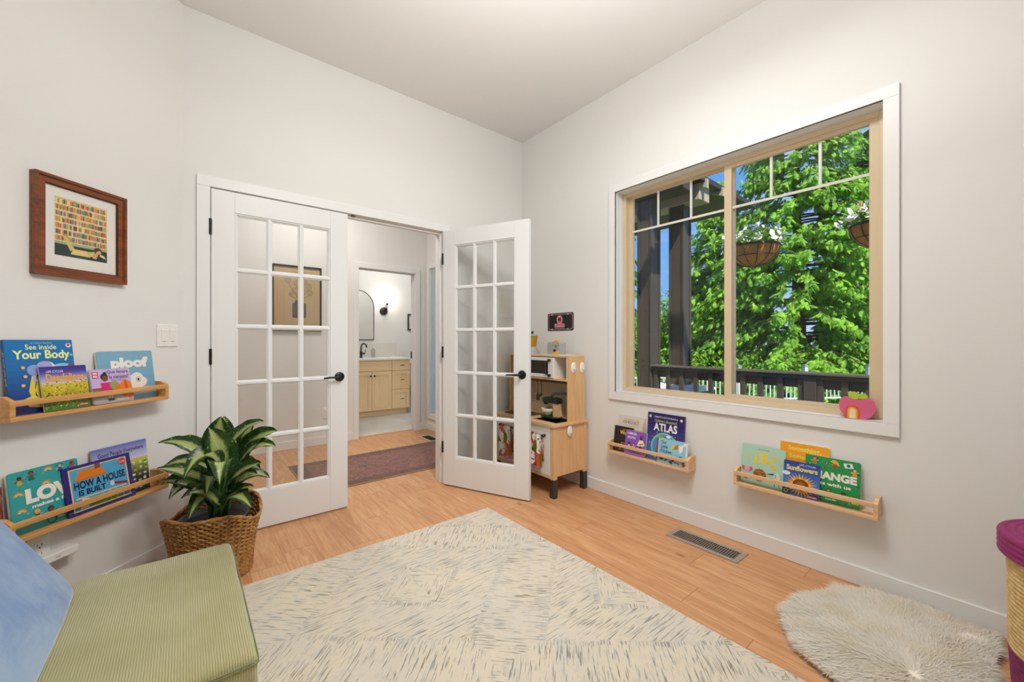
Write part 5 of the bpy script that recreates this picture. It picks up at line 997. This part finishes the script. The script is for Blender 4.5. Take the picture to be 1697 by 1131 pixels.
def column(label, x0, y0, z0, z1, w_=.2):
    t = thing('porch_column', label, 'column', (x0, y0, z0), 0, 'porch columns'); h = z1 - z0
    mb = MB(); mb.box(.012, w_ - .012, .012, w_ - .012, 0, h, M_dkp2); mb.build('shaft', t)
    mb = MB()
    for a, b in ((0, 0), (w_ - .03, 0), (0, w_ - .03), (w_ - .03, w_ - .03)): mb.box(a, a + .03, b, b + .03, 0, h, M_dkp2)
    mb.build('corner_trim', t, bevel=.003); return t
column('dark square porch column at left end of the deck railing', 4.36, 2.705, -.04, 2.88)
t = column('dark square porch column rising from a white stone cap behind the railing', 4.87, 2.575, .601, 2.88)
t = thing('column_pedestal', 'low tan pedestal with white stone cap seen between railing balusters', 'pedestal', (4.97, 2.675, -2.6))
mb = MB(); mb.box(-.25, .25, -.25, .25, 0, 3.14, pm('#8E7A58', .7)); mb.build('pier', t); mb = MB(); mb.prism([(-.31, 3.14), (.31, 3.14), (.31, 3.17), (.13, 3.2), (-.13, 3.2), (-.31, 3.17)], -.31, .31, pm('#D8DADB', .7)); mb.build('stone_cap', t)
mb = MB(); mb.box(4.33, 4.56, 2.3, 6.0, 2.881, 3.08, M_dkp2); tag(mb.build('porch_beam', bevel=.005), 'dark porch beam resting on the column at the railing end', 'beam')
mb = MB(); mb.box(4.84, 5.1, 2.36, 6.0, 2.881, 3.08, M_tan); tag(mb.build('porch_beam', bevel=.005), 'tan ended porch beam over the far column against the sky', 'beam')
t = thing('porch_roof', 'dark soffit and tan sloping rafters of porch roof in upper left of window', 'roof', (0, 0, 0))
mb = MB(); mb.box(4.2, 6.4, 2.3, 6.5, 3.081, 3.14, M_dkp); mb.build('soffit', t)
def slant(x0, x1, ya, za, yb_, zb, th, m, nm):
    mb = MB(); mb.prism([(ya, za), (yb_, zb), (yb_, zb + th), (ya, za + th)], x0, x1, m, 'x'); mb.build(nm, t)
slant(4.9, 5.5, 2.32, 3.12, 4.6, 4.2, .04, M_dkp, 'roof_deck')
for xx in (4.86, 5.3): slant(xx, xx + .05, 2.28, 3.0, 4.6, 4.1, .11, M_tan, 'rafter')
mb = MB(); mb.box(4.15, 4.26, -1.6, 2.25, 3.0, 3.14, M_dkp2).box(2.66, 4.15, 2.1, 2.2, 3.0, 3.14, M_dkp2).box(2.66, 4.15, -1.5, -1.4, 3.0, 3.14, M_dkp2); tag(mb.build('eave_beam'), 'dark eave beam above the window that the flower baskets hang from', 'beam')
# hanging flower baskets
g = G('coir_liner'); n = g.noise(g.co(), 60, 4, .7); M_coir = g.out(g.mix(n, '#8A5426', '#C48A4A'), .9, normal=g.bump(n, .5, .003))
M_pet = pm('#F4F2EE', .6); M_pur = pm('#4A4FB4', .6); M_pnk = pm('#D8607E', .6); g = G('bedding_leaf'); M_bl = g.out(g.mix(g.noise(g.co(), 20, 2), '#3E6A1C', '#7EA83A'), .6, trans=.3)
def flower(mb, c, r_, m, R):
    n = Vector((R.uniform(-1, .2), R.uniform(-1, 1), R.uniform(.1, 1))).normalized(); u = n.orthogonal().normalized(); v = n.cross(u); P = [c - n * r_ * .35]
    k = 10
    for i in range(k): a = 2 * PI * i / k; q = r_ * (1 if i % 2 else .88); P.append(c + (u * math.cos(a) + v * math.sin(a)) * q + n * .12 * r_)
    mb.add(P, [(0, 1 + i, 1 + (i + 1) % k) for i in range(k)], m, False)
def hang(x, y, z, label, seed):
    R = random.Random(seed); t = thing('hanging_basket', label, 'hanging basket', (x, y, z), 0, None)
    pr = [(.001, -.175)] + [(.215 * math.sin(a), -.175 * math.cos(a)) for a in [PI / 2 * i / 9 for i in range(1, 10)]] + [(.215, .012), (.20, .012), (.19, -.02), (.001, -.03)]
    mb = MB(); mb.lathe(pr, M_coir, 36, cap=False); mb.build('coir_bowl', t)
    mb = MB(); w_ = M_black
    for i in range(12):
        a = 2 * PI * i / 12; mb.tube([(.219 * math.sin(b) * math.cos(a), .219 * math.sin(b) * math.sin(a), -.179 * math.cos(b)) for b in [PI / 2 * k / 8 for k in range(9)]], .003, w_, 5)
    for zz, rr in ((0, .219), (.012, .219), (-.09, .19)): mb.tube([(rr * math.cos(2 * PI * i / 32), rr * math.sin(2 * PI * i / 32), zz) for i in range(33)], .0035, w_, 5)
    mb.build('wire_frame', t); mb = MB()
    for i in range(3): a = 2 * PI * i / 3 + .5; mb.tube([(.215 * math.cos(a), .215 * math.sin(a), .01), (0, 0, .5)], .0028, w_, 5)
    mb.tube([(0, 0, .5), (0, 0, 3.0 - z)], .004, w_, 6); mb.build('chains', t)
    mb = MB()
    for i in range(900):
        a = R.uniform(0, 2 * PI); rr = .24 * math.sqrt(R.random()); c = Vector((rr * math.cos(a), rr * math.sin(a), R.uniform(.0, .15) * (1.3 - rr * 2))); d = Vector((math.cos(a) + R.uniform(-.6, .6), math.sin(a) + R.uniform(-.6, .6), R.uniform(-.2, .8))).normalized(); L_ = R.uniform(.03, .06); s_ = d.orthogonal().normalized() * L_ * .28
        mb.add([c, c + d * L_ * .5 + s_, c + d * L_, c + d * L_ * .5 - s_], [(0, 1, 2, 3)], M_bl)
    mb.build('foliage', t); mb = MB()
    for i in range(58):
        a = R.uniform(0, 2 * PI); rr = R.uniform(.14, .29); flower(mb, Vector((rr * math.cos(a), rr * math.sin(a), R.uniform(.07, .20) - (rr - .12) * .4)), R.uniform(.026, .040), M_pet, R)
    mb.build('white_flowers', t); mb = MB()
    for i in range(46):
        a = R.uniform(0, 2 * PI); rr = R.uniform(.02, .2); flower(mb, Vector((rr * math.cos(a), rr * math.sin(a), R.uniform(.12, .21))), R.uniform(.012, .020), M_pur if seed == 1 else M_pnk, R)
    mb.build('small_flowers', t)
hang(4.2, 1.53, 2.045, 'coir hanging basket with white and violet flowers just right of window mullion', 1)
hang(4.2, .60, 2.055, 'coir hanging basket with white petunias cut off by right window frame', 2)
# far railing
t = thing('garden_railing', 'pale grey metal railing far beyond the deck, seen below the dark rail', 'railing', (13.78, 3.67, -.50), math.atan2(-.531, .848))
mb = MB(); mb.box(-7, 5, -.02, .02, .64, .68, M_rail2); mb.build('top_rail', t); mb = MB(); mb.box(-7, 5, -.02, .02, .0, .045, M_rail2); mb.build('bottom_rail', t)
for i in range(95):
    xx = -7 + .127 * (i + .5); mb = MB() ; mb.box(xx - .016, xx + .016, -.012, .012, .045, .64, M_rail2) if i == 0 else None
    if i == 0: pk0 = mb.build('picket', t)
    else: c = pk0.copy(); COL.objects.link(c); c.parent = t; c.location.x = .127 * i
for xx in (-6.2, -4.1, -2.05, 0, 2.05, 4.1):
    mb = MB(); mb.box(xx - .05, xx + .05, -.05, .05, -2.1, .93, M_rail2); p = mb.build('post', t); mb = MB(); mb.box(xx - .06, xx + .06, -.06, .06, .931, .96, pm('#7F8A94', .5)).box(xx - .045, xx + .045, -.045, .045, .9601, .985, pm('#7F8A94', .5)); mb.build('post_cap', p)
# trees ----------------------------------------------------------------
def foliage(nm, c1, c2, c3, sc_=1.3):
    g = G(nm); n = g.noise(g.co(), sc_, 5, .75); n2 = g.noise(g.co(), 11, 3, .6)
    return g.out(g.mix(g.ss(n2, .45, .7) * .5, g.mix(g.ss(n, .36, .66), c1, c2), c3), .65, spec=.25, trans=.42)
M_ced = foliage('cedar_foliage', '#548E24', '#8EC23C', '#BCE068'); M_ced2 = foliage('dark_cedar_foliage', '#3A6E22', '#5E9A2E', '#86B848'); M_dec = foliage('broadleaf_foliage', '#4A7A1E', '#86B032', '#B4D050', 2.2)
g = G('bark'); n = g.noise(g.co(), 14, 5, .7); M_bark = g.out(g.mix(n, '#4A3626', '#7E6A54'), .9)
def frond_tpl():
    P, F = [], []
    for i in range(11):
        t = .06 + i / 11 * .94; 
        for s_ in (-1, 1):
            if i == 10 and s_ > 0: continue
            L_ = (.46 * (1 - t) ** .7 * (.5 + min(1, t * 3) * .5) + .09); a = rad(38 if i < 10 else 0) * s_
            b = np.array([t, 0, -.25 * t * t]); d_ = np.array([math.cos(a), math.sin(a), -.42]); q = np.array([-math.sin(a), math.cos(a), 0]) * .030
            n = len(P); P += [b - q * .6, b + q * .6, b + d_ * L_ * .55 + q * 1.1, b + d_ * L_, b + d_ * L_ * .55 - q * 1.1]; F += [(n, n + 1, n + 2), (n, n + 2, n + 4), (n + 4, n + 2, n + 3)]
    return np.array(P), np.array(F)
TP, TF = frond_tpl()
def place(org, yaw, pitch, roll, s_):
    cy, sy, cp, sp_, cr, sr = np.cos(yaw), np.sin(yaw), np.cos(pitch), np.sin(pitch), np.cos(roll), np.sin(roll)
    X = np.stack([cy * cp, sy * cp, sp_], 1); Y = np.stack([-sy, cy, np.zeros_like(yaw)], 1); Z = np.cross(X, Y); Y2 = Y * cr[:, None] + Z * sr[:, None]; Z2 = Z * cr[:, None] - Y * sr[:, None]
    P = org[:, None] + s_[:, None, None] * (TP[None, :, 0:1] * X[:, None] + TP[None, :, 1:2] * Y2[:, None] + TP[None, :, 2:3] * Z2[:, None])
    F = TF[None] + (np.arange(len(org)) * len(TP))[:, None, None]; return P.reshape(-1, 3), F.reshape(-1, 3)
def cedar(label, x, y, h, R0, zb, nb, seed, m, fs=.36, hlo=.06):
    rg = np.random.default_rng(seed); t = thing('cedar_tree', label, 'tree', (x, y, zb), 0, None); toc = math.atan2(-y, -x)
    mb = MB(); mb.tube([(0, 0, 0), (.05, 0, h * .3), (0, .05, h * .6), (0, 0, h * .97)], [.3, .24, .13, .03], M_bark, 10); mb.build('trunk', t)
    O_, Yw, Pt, Rl, S_ = [], [], [], [], []; bm_ = MB()
    for b in range(nb):
        f = hlo + (1 - hlo) * (b + rg.random()) / nb; hz = f * h; az = toc + rg.uniform(-1.9, 1.9); Rr = R0 * (1 - f) ** .75 * rg.uniform(.72, 1.08) + .25
        dr = rg.uniform(.10, .30); nseg = max(3, int(Rr / .17)); pts = []
        for k in range(nseg + 1):
            q = k / nseg; rr = Rr * q; z = hz + Rr * (.12 * q - dr * q * q * 2.0 + .10 * q ** 4); pts.append((rr * math.cos(az), rr * math.sin(az), z))
            if q > .25:
                for w_ in range(5):
                    sd = (w_ % 2) * 2 - 1; O_.append((rr * math.cos(az) + rg.normal(0, .07), rr * math.sin(az) + rg.normal(0, .07), z + rg.normal(0, .06))); Yw.append(az + sd * rg.uniform(.2, 1.25)); Pt.append(rg.uniform(-1.25, -.1)); Rl.append(rg.normal(0, .45)); S_.append(fs * rg.uniform(.6, 1.2) * (1.1 - .35 * q))
        if b % 2 == 0: bm_.tube(pts, [.045 * (1 - .8 * k / nseg) for k in range(nseg + 1)], M_bark, 5)
    bm_.build('branches', t); P, F = place(np.array(O_), np.array(Yw), np.array(Pt), np.array(Rl), np.array(S_)); bulk('foliage', P, F, m, t)
def leafy(label, nm, cat, x, y, h, R0, zb, n, seed, m, ls=.12, trunk=True, zc=.6):
    rg = np.random.default_rng(seed); t = thing(nm, label, cat, (x, y, zb))
    if trunk:
        mb = MB(); mb.tube([(0, 0, 0), (.1, .05, h * .35), (0, 0, h * .75)], [.14, .10, .03], M_bark, 8)
        for k in range(7): a = k * .9; mb.tube([(0, 0, h * (.25 + .06 * k)), (R0 * .5 * math.cos(a), R0 * .5 * math.sin(a), h * (.45 + .06 * k))], [.05, .015], M_bark, 5)
        mb.build('trunk', t)
    K = 60; cc = rg.normal(0, 1, (K, 3)); cc /= np.linalg.norm(cc, axis=1)[:, None]; cc *= rg.uniform(.45, 1., (K, 1)); cc *= np.array([R0, R0, h * .42]); cc[:, 2] += h * zc
    k = rg.integers(0, K, n); P0 = cc[k] + rg.normal(0, 1, (n, 3)) * np.array([R0, R0, R0]) * .13
    d = rg.normal(0, 1, (n, 3)); d /= np.linalg.norm(d, axis=1)[:, None]; e = np.cross(d, rg.normal(0, 1, (n, 3))); e /= np.linalg.norm(e, axis=1)[:, None]; L_ = (ls * rg.uniform(.6, 1.3, n))[:, None]
    P = np.stack([P0, P0 + d * L_ * .5 + e * L_ * .32, P0 + d * L_, P0 + d * L_ * .5 - e * L_ * .32], 1).reshape(-1, 3); F = np.arange(n * 4).reshape(-1, 4); bulk('foliage', P, F, m, t)
cedar('large bright green cedar with drooping sprays filling the right window pane', 18.7, 5.2, 15, 4.6, -2.6, 360, 1, M_ced)
cedar('darker cedar behind and right of the large bright cedar', 24.5, 2.6, 17, 5.2, -2.6, 230, 2, M_ced2, .52)
cedar('lower cedar seen just left of the window mullion', 19.6, 8.6, 11.2, 3.0, -2.6, 230, 3, M_ced, .40)
cedar('dark cedar at far left edge of window, partly behind the column', 12.3, 9.3, 9.2, 1.55, -2.6, 130, 4, M_ced2, .34)
cedar('far cedar showing between large cedar and the sky on its left', 29, 12.0, 11.5, 3.4, -2.6, 130, 7, M_ced2, .6)
leafy('yellow green broadleaf tree seen between the two porch columns', 'broadleaf_tree', 'tree', 20.5, 12.3, 6.0, 2.2, -2.6, 9000, 5, M_dec, .16)
leafy('broadleaf tree low at left of window behind the pale railing', 'broadleaf_tree', 'tree', 17.5, 13.2, 5.4, 2.2, -2.6, 8000, 6, M_dec, .16)
leafy('broadleaf tree rising behind low cedar left of the mullion', 'broadleaf_tree', 'tree', 25, 13.6, 7.4, 2.6, -2.6, 8000, 8, M_dec, .2)
for i, (x, y, lb) in enumerate([(12.6, 7.6, 'leafy shrub behind pale railing, far left'), (14.2, 6.4, 'leafy shrub behind pale railing, below the far porch column'), (15.4, 5.2, 'leafy shrub behind pale railing, below low cedar'), (16.2, 4.0, 'leafy shrub behind pale railing, under the white flower basket'), (17., 2.9, 'leafy shrub behind pale railing, left of the pink toy'), (17.8, 1.7, 'leafy shrub behind pale railing, behind the pink toy')]):
    leafy(lb, 'shrub', 'shrub', x + .4, y + .5, 3.3, 1.15, -2.6, 5000, 20 + i, M_dec if i % 2 else M_ced, .11, False, .55)
